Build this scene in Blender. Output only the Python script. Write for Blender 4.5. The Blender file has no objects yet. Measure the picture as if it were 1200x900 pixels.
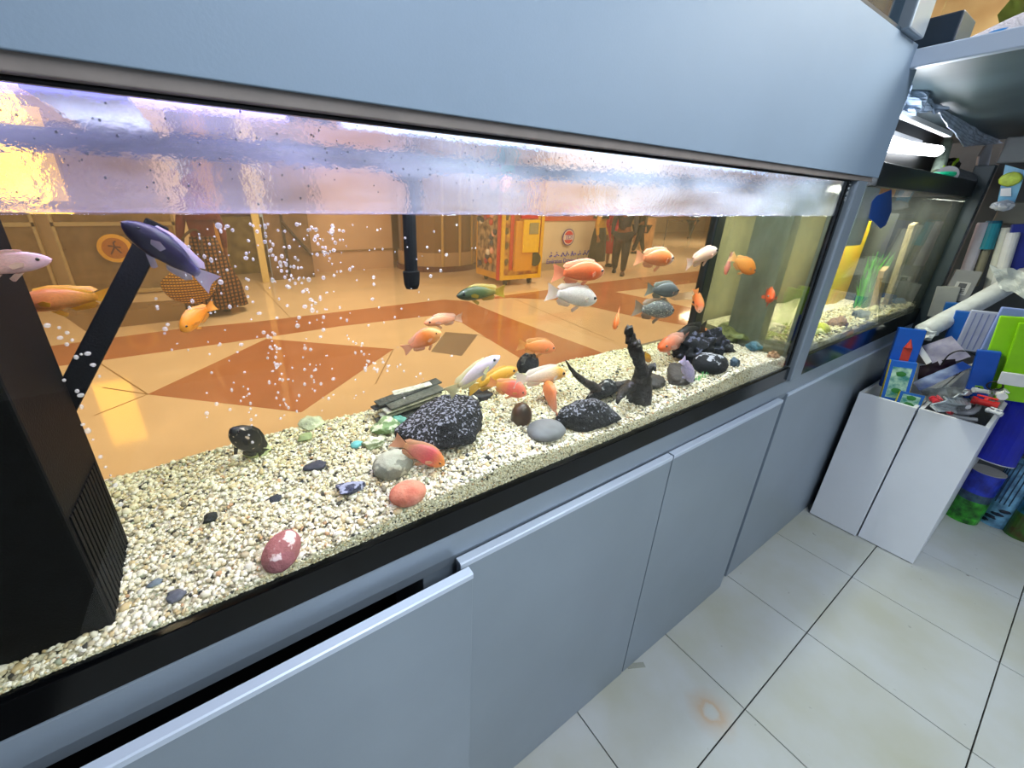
import bpy, bmesh, math, random
import numpy as np
from mathutils import Vector, Matrix, noise as mnoise
from math import sin, cos, pi, radians

# ---------------------------------------------------------------- camera
F, YAW, PITCH, ROLL, CX, CY = 458.6, 32.09, -21.26, 0.825, 552.28, 421.47
H = 1.4
ya, pt, ro = radians(YAW), radians(PITCH), radians(ROLL)
FW = Vector((sin(ya)*cos(pt), cos(ya)*cos(pt), sin(pt)))
_r0 = Vector((cos(ya), -sin(ya), 0)); _u0 = _r0.cross(FW)
RT = _r0*cos(ro)+_u0*sin(ro); UP = -_r0*sin(ro)+_u0*cos(ro)
CAM = Vector((0, 0, H))
S = bpy.context.scene
COL = S.collection
cd = bpy.data.cameras.new('camera'); cam = bpy.data.objects.new('camera', cd); COL.objects.link(cam)
cd.sensor_width = 36; cd.lens = F/1200*36; cd.clip_start = 0.02; cd.clip_end = 200
cd.shift_x = (600-CX)/1200; cd.shift_y = -(450-CY)/1200
m3 = Matrix((RT, UP, -FW)).transposed()
cam.matrix_world = Matrix.Translation(CAM) @ m3.to_4x4()
S.camera = cam

def at(px, py, x=None, y=None, z=None):
    """the real point on the plane x=, y= or z= seen at a pixel of the photograph"""
    d = FW + RT*((px-CX)/F) + UP*((CY-py)/F)
    k = x/d.x if x is not None else y/d.y if y is not None else (z-H)/d.z
    return CAM + d*k
def wid(p, px):
    return px*((Vector(p)-CAM).dot(FW))/F

# ---------------------------------------------------------------- world, lights, exposure
S.view_settings.view_transform = 'Standard'; S.view_settings.look = 'None'
S.view_settings.exposure = 0.0; S.view_settings.gamma = 1.0; S.view_settings.use_curve_mapping = False
S.cycles.use_denoising = True
S.cycles.max_bounces = 10; S.cycles.transparent_max_bounces = 40
S.cycles.caustics_reflective = False; S.cycles.caustics_refractive = False
S.cycles.sample_clamp_indirect = 6
w = bpy.data.worlds.new('world'); S.world = w; w.use_nodes = True
w.node_tree.nodes['Background'].inputs[0].default_value = (0.80, 0.84, 0.92, 1)
w.node_tree.nodes['Background'].inputs[1].default_value = 0.55

def area(name, loc, size, energy, color, rot=(0, 0, 0), sy=None, cam_vis=True):
    l = bpy.data.lights.new(name, 'AREA'); l.energy = energy; l.color = color; l.size = size
    if sy: l.shape = 'RECTANGLE'; l.size_y = sy
    o = bpy.data.objects.new(name, l); COL.objects.link(o); o.location = loc; o.rotation_euler = rot
    return o
COOL = (0.86, 0.93, 1.0); WARM = (1.0, 0.89, 0.76)
area('shop_ceiling_panel', (0.6, -1.0, 2.86), 0.6, 46, COOL, sy=1.6)
area('shop_ceiling_panel', (2.6, -1.7, 2.86), 0.6, 44, COOL, sy=1.6)
area('shop_ceiling_panel', (0.2, -2.6, 2.86), 1.2, 30, COOL, sy=0.6)
for hx, hy, e in ((-1.5, 3.2, 78), (2.2, 3.4, 78), (6.5, 4.6, 110), (1.0, 6.6, 95), (11.5, 7.0, 190), (19, 9.5, 330)):
    area('hall_ceiling_panel', (hx, hy, 3.35), 1.6, e, WARM, sy=1.6)
area('tank_lamp_light', (0.78, 0.57, 1.522), 1.15, 12.0, (0.78, 0.89, 1.0), sy=0.05)
area('tank_lamp_light', (-0.05, 0.57, 1.522), 0.5, 3.4, (0.72, 0.66, 1.0), sy=0.05)
area('tank_lamp_light', (2.15, 0.58, 1.47), 1.1, 13.0, (1.0, 1.0, 0.93), sy=0.05)
pl_ = bpy.data.lights.new('fixture_light', 'POINT'); pl_.energy = 2.6; pl_.shadow_soft_size = .02; pl_.color = (.9, .95, 1)
po_ = bpy.data.objects.new('fixture_light', pl_); COL.objects.link(po_); po_.location = (1.78, .455, 1.585)
area('upper_tank_lamp_light', (1.95, -0.2, 2.28), 0.5, 22.0, (1.0, 0.95, 0.85), sy=0.9)

# ---------------------------------------------------------------- helpers
def lin(h):
    if isinstance(h, (tuple, list)): return tuple(h[:3])+(1,)
    h = h.lstrip('#'); c = [int(h[i:i+2], 16)/255 for i in (0, 2, 4)]
    return tuple((v/12.92 if v <= .04045 else ((v+.055)/1.055)**2.4) for v in c)+(1,)
def nodes(name):
    m = bpy.data.materials.new(name); m.use_nodes = True
    nt = m.node_tree; nt.nodes.clear(); out = nt.nodes.new('ShaderNodeOutputMaterial')
    return m, nt, out
def N(nt, t, **kw):
    n = nt.nodes.new(t)
    for k, v in kw.items():
        if k in n.inputs: n.inputs[k].default_value = v
        else: setattr(n, k, v)
    return n
_mc = {}
def mat(color, rough=.5, metal=0, var=.06, scale=18, bump=0, bscale=120, coat=0, emit=0, c2=None, sss=0, trans=0, stretch=None):
    key = (str(color), rough, metal, var, scale, bump, bscale, coat, emit, str(c2), sss, trans, stretch)
    if key in _mc: return _mc[key]
    m, nt, out = nodes('m%03d' % len(_mc)); L = nt.links.new
    b = N(nt, 'ShaderNodeBsdfPrincipled', Roughness=rough, Metallic=metal)
    c = lin(color)
    tc = N(nt, 'ShaderNodeTexCoord'); src = tc.outputs['Object']
    if stretch:
        mp = N(nt, 'ShaderNodeMapping'); mp.inputs['Scale'].default_value = stretch; L(src, mp.inputs[0]); src = mp.outputs[0]
    nz = N(nt, 'ShaderNodeTexNoise', Scale=scale, Detail=4.0); L(src, nz.inputs['Vector'])
    r = N(nt, 'ShaderNodeValToRGB')
    lo = tuple(max(0, v*(1-var)) for v in c[:3])+(1,)
    hi = lin(c2) if c2 else tuple(min(1, v*(1+var)) for v in c[:3])+(1,)
    r.color_ramp.elements[0].position = .35; r.color_ramp.elements[1].position = .65
    r.color_ramp.elements[0].color = lo; r.color_ramp.elements[1].color = hi
    L(nz.outputs['Fac'], r.inputs[0]); L(r.outputs[0], b.inputs['Base Color'])
    if coat: b.inputs['Coat Weight'].default_value = coat
    if sss: b.inputs['Subsurface Weight'].default_value = sss; b.inputs['Subsurface Scale'].default_value = .01
    if emit: b.inputs['Emission Color'].default_value = c; b.inputs['Emission Strength'].default_value = emit
    if bump:
        n2 = N(nt, 'ShaderNodeTexNoise', Scale=bscale, Detail=5.0); L(src, n2.inputs['Vector'])
        bp = N(nt, 'ShaderNodeBump', Strength=bump, Distance=.01); L(n2.outputs['Fac'], bp.inputs['Height']); L(bp.outputs[0], b.inputs['Normal'])
    sh = b.outputs[0]
    if trans:
        t = N(nt, 'ShaderNodeBsdfTransparent'); mx = N(nt, 'ShaderNodeMixShader'); mx.inputs[0].default_value = trans
        L(sh, mx.inputs[1]); L(t.outputs[0], mx.inputs[2]); sh = mx.outputs[0]
    L(sh, out.inputs[0]); _mc[key] = m
    return m
def glassy(name, tint=(1, 1, 1), ior=1.35, haze=0, hazecol='#c8d8d0', rough=.01, hscale=6, bump=0, bsc=30, stretch=None):
    m, nt, out = nodes(name); L = nt.links.new
    t = N(nt, 'ShaderNodeBsdfTransparent'); t.inputs[0].default_value = tuple(tint)+(1,)
    g = N(nt, 'ShaderNodeBsdfGlossy', Roughness=rough); fr = N(nt, 'ShaderNodeFresnel', IOR=ior)
    gb = N(nt, 'ShaderNodeNewGeometry'); fi = N(nt, 'ShaderNodeMapRange'); L(gb.outputs['Backfacing'], fi.inputs[0])
    fi.inputs['To Min'].default_value = ior; fi.inputs['To Max'].default_value = 1/ior; L(fi.outputs[0], fr.inputs['IOR'])   # thin sheet: same reflection from both sides
    tc = N(nt, 'ShaderNodeTexCoord'); src = tc.outputs['Object']
    if stretch:
        mp = N(nt, 'ShaderNodeMapping'); mp.inputs['Scale'].default_value = stretch; L(src, mp.inputs[0]); src = mp.outputs[0]
    if bump:
        n2 = N(nt, 'ShaderNodeTexNoise', Scale=bsc, Detail=3.0); L(src, n2.inputs['Vector'])
        bp = N(nt, 'ShaderNodeBump', Strength=bump, Distance=.01); L(n2.outputs['Fac'], bp.inputs['Height'])
        L(bp.outputs[0], g.inputs['Normal']); L(bp.outputs[0], fr.inputs['Normal'])
    mx = N(nt, 'ShaderNodeMixShader'); L(fr.outputs[0], mx.inputs[0]); L(t.outputs[0], mx.inputs[1]); L(g.outputs[0], mx.inputs[2])
    sh = mx.outputs[0]
    if haze:
        d = N(nt, 'ShaderNodeBsdfDiffuse'); d.inputs[0].default_value = lin(hazecol)
        tr = N(nt, 'ShaderNodeBsdfTranslucent'); tr.inputs[0].default_value = lin(hazecol)
        ad = N(nt, 'ShaderNodeMixShader'); ad.inputs[0].default_value = .6; L(d.outputs[0], ad.inputs[1]); L(tr.outputs[0], ad.inputs[2])
        nz = N(nt, 'ShaderNodeTexNoise', Scale=hscale, Detail=6.0); L(src, nz.inputs['Vector'])
        mr = N(nt, 'ShaderNodeMapRange'); mr.inputs['From Min'].default_value = .35; mr.inputs['From Max'].default_value = .7
        mr.inputs['To Min'].default_value = haze*.55; mr.inputs['To Max'].default_value = min(1, haze*1.5)
        L(nz.outputs['Fac'], mr.inputs[0])
        m2 = N(nt, 'ShaderNodeMixShader'); L(mr.outputs[0], m2.inputs[0]); L(sh, m2.inputs[1]); L(ad.outputs[0], m2.inputs[2]); sh = m2.outputs[0]
    L(sh, out.inputs[0]); return m

# object creation: geometry is given in world coordinates unless local=True
WM = {}
def wm(o): return WM.get(o.name, Matrix.Identity(4)) if o else Matrix.Identity(4)
def obj(name, bm, material, parent=None, local=False, smooth=False, origin=None, kind=None, label=None):
    me = bpy.data.meshes.new(name)
    if isinstance(bm, bpy.types.Mesh): me = bm
    else:
        if not local:
            base = wm(parent)
            if parent is None:
                if origin is None:
                    vs = [v.co for v in bm.verts]
                    if vs:
                        mn = Vector([min(v[i] for v in vs) for i in range(3)]); mxx = Vector([max(v[i] for v in vs) for i in range(3)])
                        origin = Vector(((mn.x+mxx.x)/2, (mn.y+mxx.y)/2, mn.z))
                    else: origin = Vector()
                base = Matrix.Translation(origin)
            bmesh.ops.transform(bm, matrix=base.inverted(), verts=bm.verts)
        bm.normal_update(); bm.to_mesh(me); bm.free()
    if material is not None and not me.materials:
        for mm in (material if isinstance(material, list) else [material]): me.materials.append(mm)
    if smooth: me.shade_smooth()
    o = bpy.data.objects.new(name, me); COL.objects.link(o)
    if parent:
        o.parent = parent; WM[o.name] = wm(parent).copy()
    else:
        if origin is not None: o.location = origin; WM[o.name] = Matrix.Translation(origin)
    if kind: o['kind'] = kind
    if label: o['label'] = label
    return o
def tag(o, label, cat, group=None, kind=None):
    o['label'] = label; o['category'] = cat
    if group: o['group'] = group
    if kind: o['kind'] = kind
    return o
def thing(name, label, cat, loc=(0, 0, 0), group=None, matrix=None):
    o = bpy.data.objects.new(name, None); COL.objects.link(o); o.empty_display_size = .05
    M = matrix if matrix is not None else Matrix.Translation(Vector(loc))
    o.matrix_world = M; WM[o.name] = M.copy()
    return tag(o, label, cat, group)
def struct(name, bm, m, parent=None, **k): return obj(name, bm, m, parent, kind='structure', **k)
def B(): return bmesh.new()
def box(bm, a, b, bev=0, M=None, mi=0):
    r = bmesh.ops.create_cube(bm, size=1)
    a = Vector(a); b = Vector(b); c = (a+b)/2; s = b-a
    T = Matrix.Translation(c) @ Matrix.Diagonal((abs(s.x), abs(s.y), abs(s.z), 1))
    if M is not None: T = M @ T
    bmesh.ops.transform(bm, matrix=T, verts=r['verts'])
    fs = set(f for v in r['verts'] for f in v.link_faces)
    for f in fs: f.material_index = mi
    if bev:
        es = list(set(e for v in r['verts'] for e in v.link_edges))
        rr = bmesh.ops.bevel(bm, geom=es, offset=bev, segments=2, profile=.5, affect='EDGES')
        for f in rr['faces']: f.material_index = mi
    return bm
def mkbox(a, b, bev=.002, M=None): return box(B(), a, b, bev, M)
def cyl(bm, p0, p1, r0, r1=None, seg=16, caps=True, mi=0):
    p0 = Vector(p0); p1 = Vector(p1); d = p1-p0; r1 = r0 if r1 is None else r1
    q = d.to_track_quat('Z', 'Y').to_matrix().to_4x4()
    r = bmesh.ops.create_cone(bm, cap_ends=caps, segments=seg, radius1=r0, radius2=r1, depth=d.length)
    bmesh.ops.transform(bm, matrix=Matrix.Translation((p0+p1)/2) @ q, verts=r['verts'])
    for f in set(f for v in r['verts'] for f in v.link_faces): f.material_index = mi
    return bm
def tube(bm, pts, rad, seg=10, caps=True):
    pts = [Vector(p) for p in pts]; n = len(pts)
    rad = rad if isinstance(rad, (list, tuple)) else [rad]*n
    rings = []; prev = None
    for i, p in enumerate(pts):
        t = (pts[min(i+1, n-1)]-pts[max(i-1, 0)]).normalized()
        if prev is None:
            a = Vector((0, 0, 1)) if abs(t.z) < .9 else Vector((1, 0, 0)); u = t.cross(a).normalized()
        else: u = (prev-t*prev.dot(t)).normalized()
        prev = u; v = t.cross(u)
        rings.append([bm.verts.new(p+(u*cos(2*pi*k/seg)+v*sin(2*pi*k/seg))*rad[i]) for k in range(seg)])
    for i in range(n-1):
        for k in range(seg): bm.faces.new((rings[i][k], rings[i][(k+1) % seg], rings[i+1][(k+1) % seg], rings[i+1][k]))
    if caps: bm.faces.new(rings[0][::-1]); bm.faces.new(rings[-1])
    return bm
def smoothpts(pts, k=6):
    P = [Vector(p) for p in pts]; out = []
    for i in range(len(P)-1):
        a = P[max(i-1, 0)]; b = P[i]; c = P[i+1]; d = P[min(i+2, len(P)-1)]
        for j in range(k):
            t = j/k
            out.append(.5*((2*b)+(c-a)*t+(2*a-5*b+4*c-d)*t*t+(3*b-a-3*c+d)*t**3))
    out.append(P[-1]); return out
def blob(c, s, sub=3, amp=.15, fr=2.0, seed=0, M=None, ridged=0):
    bm = B(); bmesh.ops.create_icosphere(bm, subdivisions=sub, radius=1)
    off = Vector((seed*13.1, seed*7.7, seed*3.3))
    for v in bm.verts:
        p = v.co.copy(); n = mnoise.fractal(p*fr+off, 1.0, 2.0, 3)
        if ridged: n -= ridged*abs(mnoise.noise(p*fr*3+off))
        v.co = p*(1+amp*n)
    T = Matrix.Translation(Vector(c)) @ (M.to_4x4() if M is not None else Matrix.Identity(4)) @ Matrix.Diagonal((s[0], s[1], s[2], 1))
    bmesh.ops.transform(bm, matrix=T, verts=bm.verts); return bm
def lathe(bm, prof, c=(0, 0, 0), seg=20, M=None):
    rs = []
    T = Matrix.Translation(Vector(c)) @ (M.to_4x4() if M is not None else Matrix.Identity(4))
    for r, z in prof: rs.append([bm.verts.new(T @ Vector((r*cos(2*pi*k/seg), r*sin(2*pi*k/seg), z))) for k in range(seg)])
    for i in range(len(rs)-1):
        for k in range(seg): bm.faces.new((rs[i][k], rs[i][(k+1) % seg], rs[i+1][(k+1) % seg], rs[i+1][k]))
    bm.faces.new(rs[0][::-1]); bm.faces.new(rs[-1]); return bm
def prism(bm, poly, th, M=None):
    """poly: 3D points; extruded along vector th"""
    th = Vector(th); a = [bm.verts.new(Vector(p)) for p in poly]; b = [bm.verts.new(Vector(p)+th) for p in poly]
    bm.faces.new(a); bm.faces.new(b[::-1]); n = len(poly)
    for i in range(n): bm.faces.new((a[i], b[i], b[(i+1) % n], a[(i+1) % n]))
    bmesh.ops.recalc_face_normals(bm, faces=bm.faces); return bm
def frame_from(p0, p1, face=Vector((-1, 0, 0))):
    """matrix: local Z along p0->p1, local Y towards 'face' direction"""
    p0 = Vector(p0); z = (Vector(p1)-p0).normalized(); f = Vector(face)
    y = (f-z*f.dot(z)).normalized(); x = y.cross(z)
    return Matrix.Translation(p0) @ Matrix((x, y, z)).transposed().to_4x4()
def text(name, s, material, parent, M, size, ext=.001, align='CENTER'):
    cu = bpy.data.curves.new(name, 'FONT'); cu.body = s; cu.size = size; cu.extrude = ext; cu.align_x = align; cu.align_y = 'CENTER'
    cu.resolution_u = 2
    o = bpy.data.objects.new(name, cu); COL.objects.link(o)
    dg = bpy.context.evaluated_depsgraph_get(); me = bpy.data.meshes.new_from_object(o.evaluated_get(dg))
    bpy.data.objects.remove(o); bpy.data.curves.remove(cu)
    me.transform(wm(parent).inverted() @ M); me.materials.clear(); me.materials.append(material); me.name = name
    return obj(name, me, None, parent, local=True)
rnd = random.Random(7)

# ---------------------------------------------------------------- common materials
METAL = mat('#8d9aa8', .36, .35, .03, 5, .02, 300)
METALD = mat('#7f8d9c', .38, .3, .03, 5, .02, 300)
LIPM = mat('#c2cfe2', .30, .2, .03, 5)
UNDER = mat('#7f7672', .5, 0, .08, 30)
BLACK = mat('#050608', .12, 0, .1, 20); BLACK.node_tree.nodes['Principled BSDF'].inputs['Specular IOR Level'].default_value = .2
BLACKP = mat('#06080c', .65, 0, .3, 40, .15, 400); BLACKP.node_tree.nodes['Principled BSDF'].inputs['Specular IOR Level'].default_value = .15
WHITE = mat('#dfe4ee', .3, 0, .02, 4)
WPLAS = mat('#e6e9ef', .35, 0, .03, 10)
DARK = mat('#15181b', .6, 0, .2, 10)

# ================================================================= SETTING: shop floor, one object per tile
TS, TY, TX0, TY0 = .4385, .383, 1.5350, .1655
m, nt, out = nodes('shop_tile'); L = nt.links.new
b = N(nt, 'ShaderNodeBsdfPrincipled', Roughness=.28)
geo = N(nt, 'ShaderNodeNewGeometry'); n1 = N(nt, 'ShaderNodeTexNoise', Scale=3.5, Detail=6.0); L(geo.outputs['Position'], n1.inputs['Vector'])
r = N(nt, 'ShaderNodeValToRGB'); r.color_ramp.elements[0].position = .3; r.color_ramp.elements[1].position = .62
r.color_ramp.elements[0].color = lin('#aeb0a2'); r.color_ramp.elements[1].color = lin('#babfc0'); L(n1.outputs['Fac'], r.inputs[0])
# rust ring stain on one tile
sp = at(833, 835, z=0)
vd = N(nt, 'ShaderNodeVectorMath', operation='DISTANCE'); L(geo.outputs['Position'], vd.inputs[0]); vd.inputs[1].default_value = sp
n2 = N(nt, 'ShaderNodeTexNoise', Scale=30.0, Detail=3.0); L(geo.outputs['Position'], n2.inputs['Vector'])
ma = N(nt, 'ShaderNodeMath', operation='MULTIPLY_ADD'); ma.inputs[1].default_value = .03; L(n2.outputs['Fac'], ma.inputs[0]); L(vd.outputs['Value'], ma.inputs[2])
sr = N(nt, 'ShaderNodeValToRGB'); cr = sr.color_ramp
cr.elements[0].position = .02; cr.elements[0].color = (0, 0, 0, 1); cr.elements[1].position = .09; cr.elements[1].color = (0, 0, 0, 1)
for p_, v_ in ((.032, .1), (.04, .55), (.055, .25)):
    e = cr.elements.new(p_); e.color = (v_, v_, v_, 1)
L(ma.outputs[0], sr.inputs[0])
mx = N(nt, 'ShaderNodeMixRGB'); mx.inputs[2].default_value = lin('#b98a4c'); L(sr.outputs[0], mx.inputs[0]); L(r.outputs[0], mx.inputs[1])
# small dark scuffs and grime specks
n3 = N(nt, 'ShaderNodeTexNoise', Scale=28.0, Detail=2.0); L(geo.outputs['Position'], n3.inputs['Vector'])
r3 = N(nt, 'ShaderNodeValToRGB'); r3.color_ramp.elements[0].position = .73; r3.color_ramp.elements[1].position = .80
L(n3.outputs['Fac'], r3.inputs[0]); mx2 = N(nt, 'ShaderNodeMixRGB'); mx2.inputs[2].default_value = lin('#77786f'); L(r3.outputs[0], mx2.inputs[0]); L(mx.outputs[0], mx2.inputs[1])
L(mx2.outputs[0], b.inputs['Base Color']); L(b.outputs[0], out.inputs[0]); TILEM = m
floor = struct('floor', mkbox((-2.4, -3.2, -.06), (4.6, .82, -.008), 0), mat('#3a3a38', .9))
bt = B(); G_ = .0016
box(bt, (G_, G_, -.008), (TS-G_, TY-G_, 0), .0008)
tile_me = bpy.data.meshes.new('floor_tile'); bt.to_mesh(tile_me); bt.free(); tile_me.materials.append(TILEM)
for i in range(-5, 7):
    for j in range(-8, 2):
        o = bpy.data.objects.new('floor_tile', tile_me); COL.objects.link(o); o.parent = floor
        fl = wm(floor).inverted() @ Vector((TX0+TS*i, TY0+TY*j, 0)); o.location = fl

# ---- mall hall floor with coloured stone inlay and one darker patch
HB = mat('#ead0b0', .07, 0, .035, 2.5)
hall = struct('floor_hall', mkbox((-12, .84, -.06), (34, 24, 0), 0), HB)
BR = mat('#b97a58', .07, 0, .06, 3); GY = mat('#8a7a70', .2, 0, .06, 3); LT = mat('#e9c99c', .16, 0, .03, 3)
def inlay(pts, m, h=.0015):
    bm = B(); prism(bm, [at(*q, z=h) for q in pts], (0, 0, -h-.001)); return obj('inlay_slab', bm, m, hall)
inlay([(173, 462), (312, 397), (461, 409), (353, 483)], BR)
inlay([(40, 408), (213, 385), (300, 377), (400, 365), (520, 351), (548, 353), (541, 378), (505, 370), (400, 382), (300, 397), (113, 423), (30, 434)], BR)
inlay([(548, 353), (600, 374), (700, 411), (760, 437), (700, 450), (615, 423), (541, 378)], BR)
inlay([(522, 389), (560, 392), (541, 417), (505, 412)], GY)
inlay([(545, 352), (640, 340), (661, 336), (760, 324), (862, 313), (862, 326), (721, 342), (770, 352), (862, 372), (862, 392), (740, 370), (660, 352), (600, 349)], BR)
inlay([(776, 345), (862, 337), (862, 347), (790, 352)], GY, .002)
inlay([(100, 388), (60, 360), (235, 350), (240, 372)], mat('#8a6d50', .2, 0, .05, 3))  # darker brown patch at the left of the hall floor
# thin joints between the hall slabs
jb = B()
def jl(a, c):
    p = at(*a, z=0.0004); q = at(*c, z=0.0004); d = (q-p).normalized(); s_ = Vector((-d.y, d.x, 0))*.006
    prism(jb, [p-s_, q-s_, q+s_, p+s_], (0, 0, .0006))
for a, c in (((600, 349), (720, 400)), ((560, 392), (640, 424)), ((300, 330), (340, 372)), ((285, 340), (345, 337)), ((113, 423), (173, 462)), ((110, 487), (173, 462)), ((461, 409), (440, 450)), ((173, 462), (120, 454))): jl(a, c)
obj('slab_joints', jb, mat('#9c7d58', .5), hall, kind='stuff')

# ceilings and shop walls (seen in reflections)
CEIL = mat('#d9dcdf', .8, 0, .02)
struct('ceiling', mkbox((-2.4, -3.2, 2.9), (4.6, .42, 2.96), 0), CEIL)
struct('ceiling_hall', mkbox((-12, .84, 3.4), (34, 24, 3.46), 0), mat('#cdb49a', .8))
struct('wall_front', mkbox((-2.4, -3.3, 0), (4.6, -3.2, 2.96), 0), mat('#aab2ba', .7))
struct('wall_left', mkbox((-2.5, -3.3, 0), (-2.4, .82, 2.96), 0), mat('#a3abb5', .7))
WR = struct('wall_right', mkbox((3.55, -3.3, 0), (3.62, .84, 2.96), 0), mat('#59626a', .7))

# ================================================================= AQUARIUM STAND
Y0 = .423; ZF = .896; XE = 1.455
stand = thing('aquarium_stand', 'long blue-grey metal cabinet stand carrying the big fish tank', 'cabinet', (.4, .6, 0))
bm = B()
prof = [(.444, .821), (.438, .846), (.438, .890), (.441, .896), (.80, .896), (.80, .821)]
for xa, xb in ((-1.0, 3.3),):
    prism(bm, [(xa, y, z) for y, z in prof], (xb-xa, 0, 0))
obj('top_rail', bm, METAL, stand)
obj('carcass', mkbox((-1.0, .60, .05), (3.3, .80, .82), 0), DARK, stand)
obj('upright', mkbox((.19, .446, .05), (.262, .60, .821), .002), METALD, stand)
obj('upright', mkbox((.84, .446, .05), (.90, .60, .821), .002), METALD, stand)
obj('upright', mkbox((1.45, .446, .02), (1.51, .60, .821), .002), METALD, stand)
obj('plinth', mkbox((-1.0, .45, 0), (3.3, .80, .05), 0), DARK, stand)
def door(x0, x1, zt, yf, th=.014, z0=.008):
    bm = B(); box(bm, (x0, yf, z0), (x1, yf+th, zt-.002), .0012); d = obj('door', bm, METAL, stand)
    bm = B(); prism(bm, [(x0, yf-.001, zt-.010), (x0, yf-.001, zt-.001), (x0, yf+.001, zt+.001), (x0, yf+.0145, zt+.001), (x0, yf+.0145, zt-.010)], (x1-x0, 0, 0))
    l = obj('door_lip', bm, LIPM, d, label='pale folded metal lip along the door top')
    WM[l.name] = wm(stand).copy()
    return d
door(.249, .852, .838, Y0-.001); door(.858, 1.448, .838, Y0)
door(1.515, 3.25, .838, Y0+.012)
dl = door(-1.0, .258, .839, Y0-.027)
dl['label'] = 'leftmost door standing proud of the others with a dark gap behind its top'
# small clear plastic offcut on the floor
o = obj('plastic_offcut', mkbox((-.008, -.03, 0), (.008, .03, .0015), 0, Matrix.Translation(at(745, 780, z=0)) @ Matrix.Rotation(1.1, 4, 'Z')), mat('#b9bdb2', .2, trans=.4))
tag(o, 'small clear plastic offcut lying on the floor against the cabinet door', 'offcut')

# ================================================================= UPPER CABINET / FASCIA
ZB = 1.491; ZT = 1.784
hood = thing('fascia_cabinet', 'broad blue-grey metal panel cabinet hanging over the fish tank', 'cabinet', (.3, .6, ZB))
FASM = mat('#8699ae', .58, .2, .03, 3, .02, 300)
obj('front_panel', mkbox((-1.0, .420, ZB), (1.585, .424, ZT), .001), FASM, hood)
obj('bottom_flange', mkbox((-1.0, .4245, ZB-.0115), (1.56, .437, ZB+.004), .001), UNDER, hood, label='grey-brown folded underside of the panel')
obj('hood_top', mkbox((-1.0, .448, ZB+.055), (1.56, .80, ZB+.065), 0), mat('#a8acb0', .5), hood)
obj('hood_back', mkbox((-1.0, .79, ZB+.035), (1.56, .80, ZT), 0), mat('#6c747c', .5), hood)
obj('black_strip', mkbox((-1.0, .434, ZB-.0155), (1.44, .4392, ZB-.0116), 0), BLACK, hood)
# light fixtures under the hood
def lamp(x0, x1, label):
    t = thing('tank_lamp', label, 'lamp', ((x0+x1)/2, .60, ZB))
    obj('housing', mkbox((x0, .59, ZB+.028), (x1, .66, ZB+.050), .004), WPLAS, t)
    bm = B(); cyl(bm, (x0+.02, .625, ZB+.018), (x1-.02, .625, ZB+.018), .011, seg=12); return t, bm
t, bm = lamp(.15, 1.40, 'white strip lamp under the hood over the right of the big tank')
obj('lamp_tube', bm, mat('#b8d0f8', .4, emit=.5), t, smooth=True)
t, bm = lamp(-.75, .12, 'violet strip lamp under the hood over the left of the big tank')
obj('lamp_tube', bm, mat('#9a8bff', .4, emit=1.6), t, smooth=True)

# upper tank above fascia (dark) and its post
up = thing('upper_aquarium', 'dark upper tank above the grey fascia panel', 'aquarium', (.3, .6, ZT))
obj('water', mkbox((-1.0, .45, ZT+.01), (1.385, .80, 2.30), 0), mat('#0c1f2c', .7, 0, .5, 6), up)
obj('glass', mkbox((-1.0, .428, ZT), (1.39, .434, 2.32), 0), glassy('upglass', (.7, .8, .85)), up)
obj('bottom_trim', mkbox((-1.0, .420, ZT), (1.39, .428, ZT+.006), 0), mat('#2c4050', .3), up)
obj('corner_post', mkbox((1.392, .405, ZT), (1.50, .80, 2.35), .004), METAL, up)

# corner upper tank running towards the viewer on the right
XC = 1.535; ZU = 1.735
ct = thing('corner_aquarium', 'upper glass tank projecting over the white bins at top right', 'aquarium', (2.2, -.2, ZU))
obj('bottom_rail', mkbox((XC-.004, -1.2, ZU), (XC+.02, .424, ZU+.040), .003), LIPM, ct, label='pale metal edge rail of the shelf')
obj('underside', mkbox((XC+.02, -1.2, ZU+.004), (3.3, .80, ZU+.03), 0), mat('#46555c', .38, .2, .25, 4), ct, label='dull grey-green underside of the tank shelf')
obj('bottom_strut', mkbox((XC+.05, -.03, -.012), (XC+1.5, .03, .0), .003, Matrix.Translation((0, .28, ZU)) @ Matrix.Rotation(-.10, 4, 'Z')), mat('#8d867f', .5, .2, .3, 9), ct)
obj('glass', mkbox((XC+.006, -1.2, ZU+.042), (XC+.012, .40, 2.3), 0), glassy('cglass', (.97, .98, .97), 1.15), ct)
obj('back_glass', mkbox((2.6, -1.2, ZU+.042), (2.606, .80, 2.5), 0), mat('#d0a870', .4, 0, .25, 3, c2='#f0d8a0'), ct, label='added tan backdrop sheet standing in for the hall view')  # opaque tan sheet added in place of the hall seen through the tank
obj('hall_stand_in', mkbox((XC+.10, .79, ZU+.042), (2.6, .796, 2.5), 0), mat('#d0a870', .4, 0, .25, 3, c2='#f0d8a0'), ct)  # second added opaque sheet, also in place of the hall view
obj('corner_silicone', mkbox((XC+.0, .36, ZU+.04), (XC+.115, .44, ZU+.10), .004, Matrix.Translation((0, 0, 0))), mat('#1a2a3a', .4), ct)
bm = B(); bmesh.ops.create_grid(bm, x_segments=50, y_segments=60, size=.5)
for v in bm.verts:
    x = XC+.02+(v.co.x+.5)*1.4; y = -1.2+(v.co.y+.5)*1.6
    hh_ = float(np.interp(y, [-1.2, .1, .2, .26, .33, .40], [.15, .135, .115, .085, .055, .045]))+.008*mnoise.noise(Vector((x*5, y*14, 0)))+.003*mnoise.noise(Vector((x*60, y*60, 3)))
    v.co = Vector((x, y, ZU+(hh_ if v.co.x > -.49 else .03)))
bg = obj('white_substrate', bm, mat('#d5d2e2', .8, 0, .12, 60, .5, 200), ct, smooth=True, kind='stuff')
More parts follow.
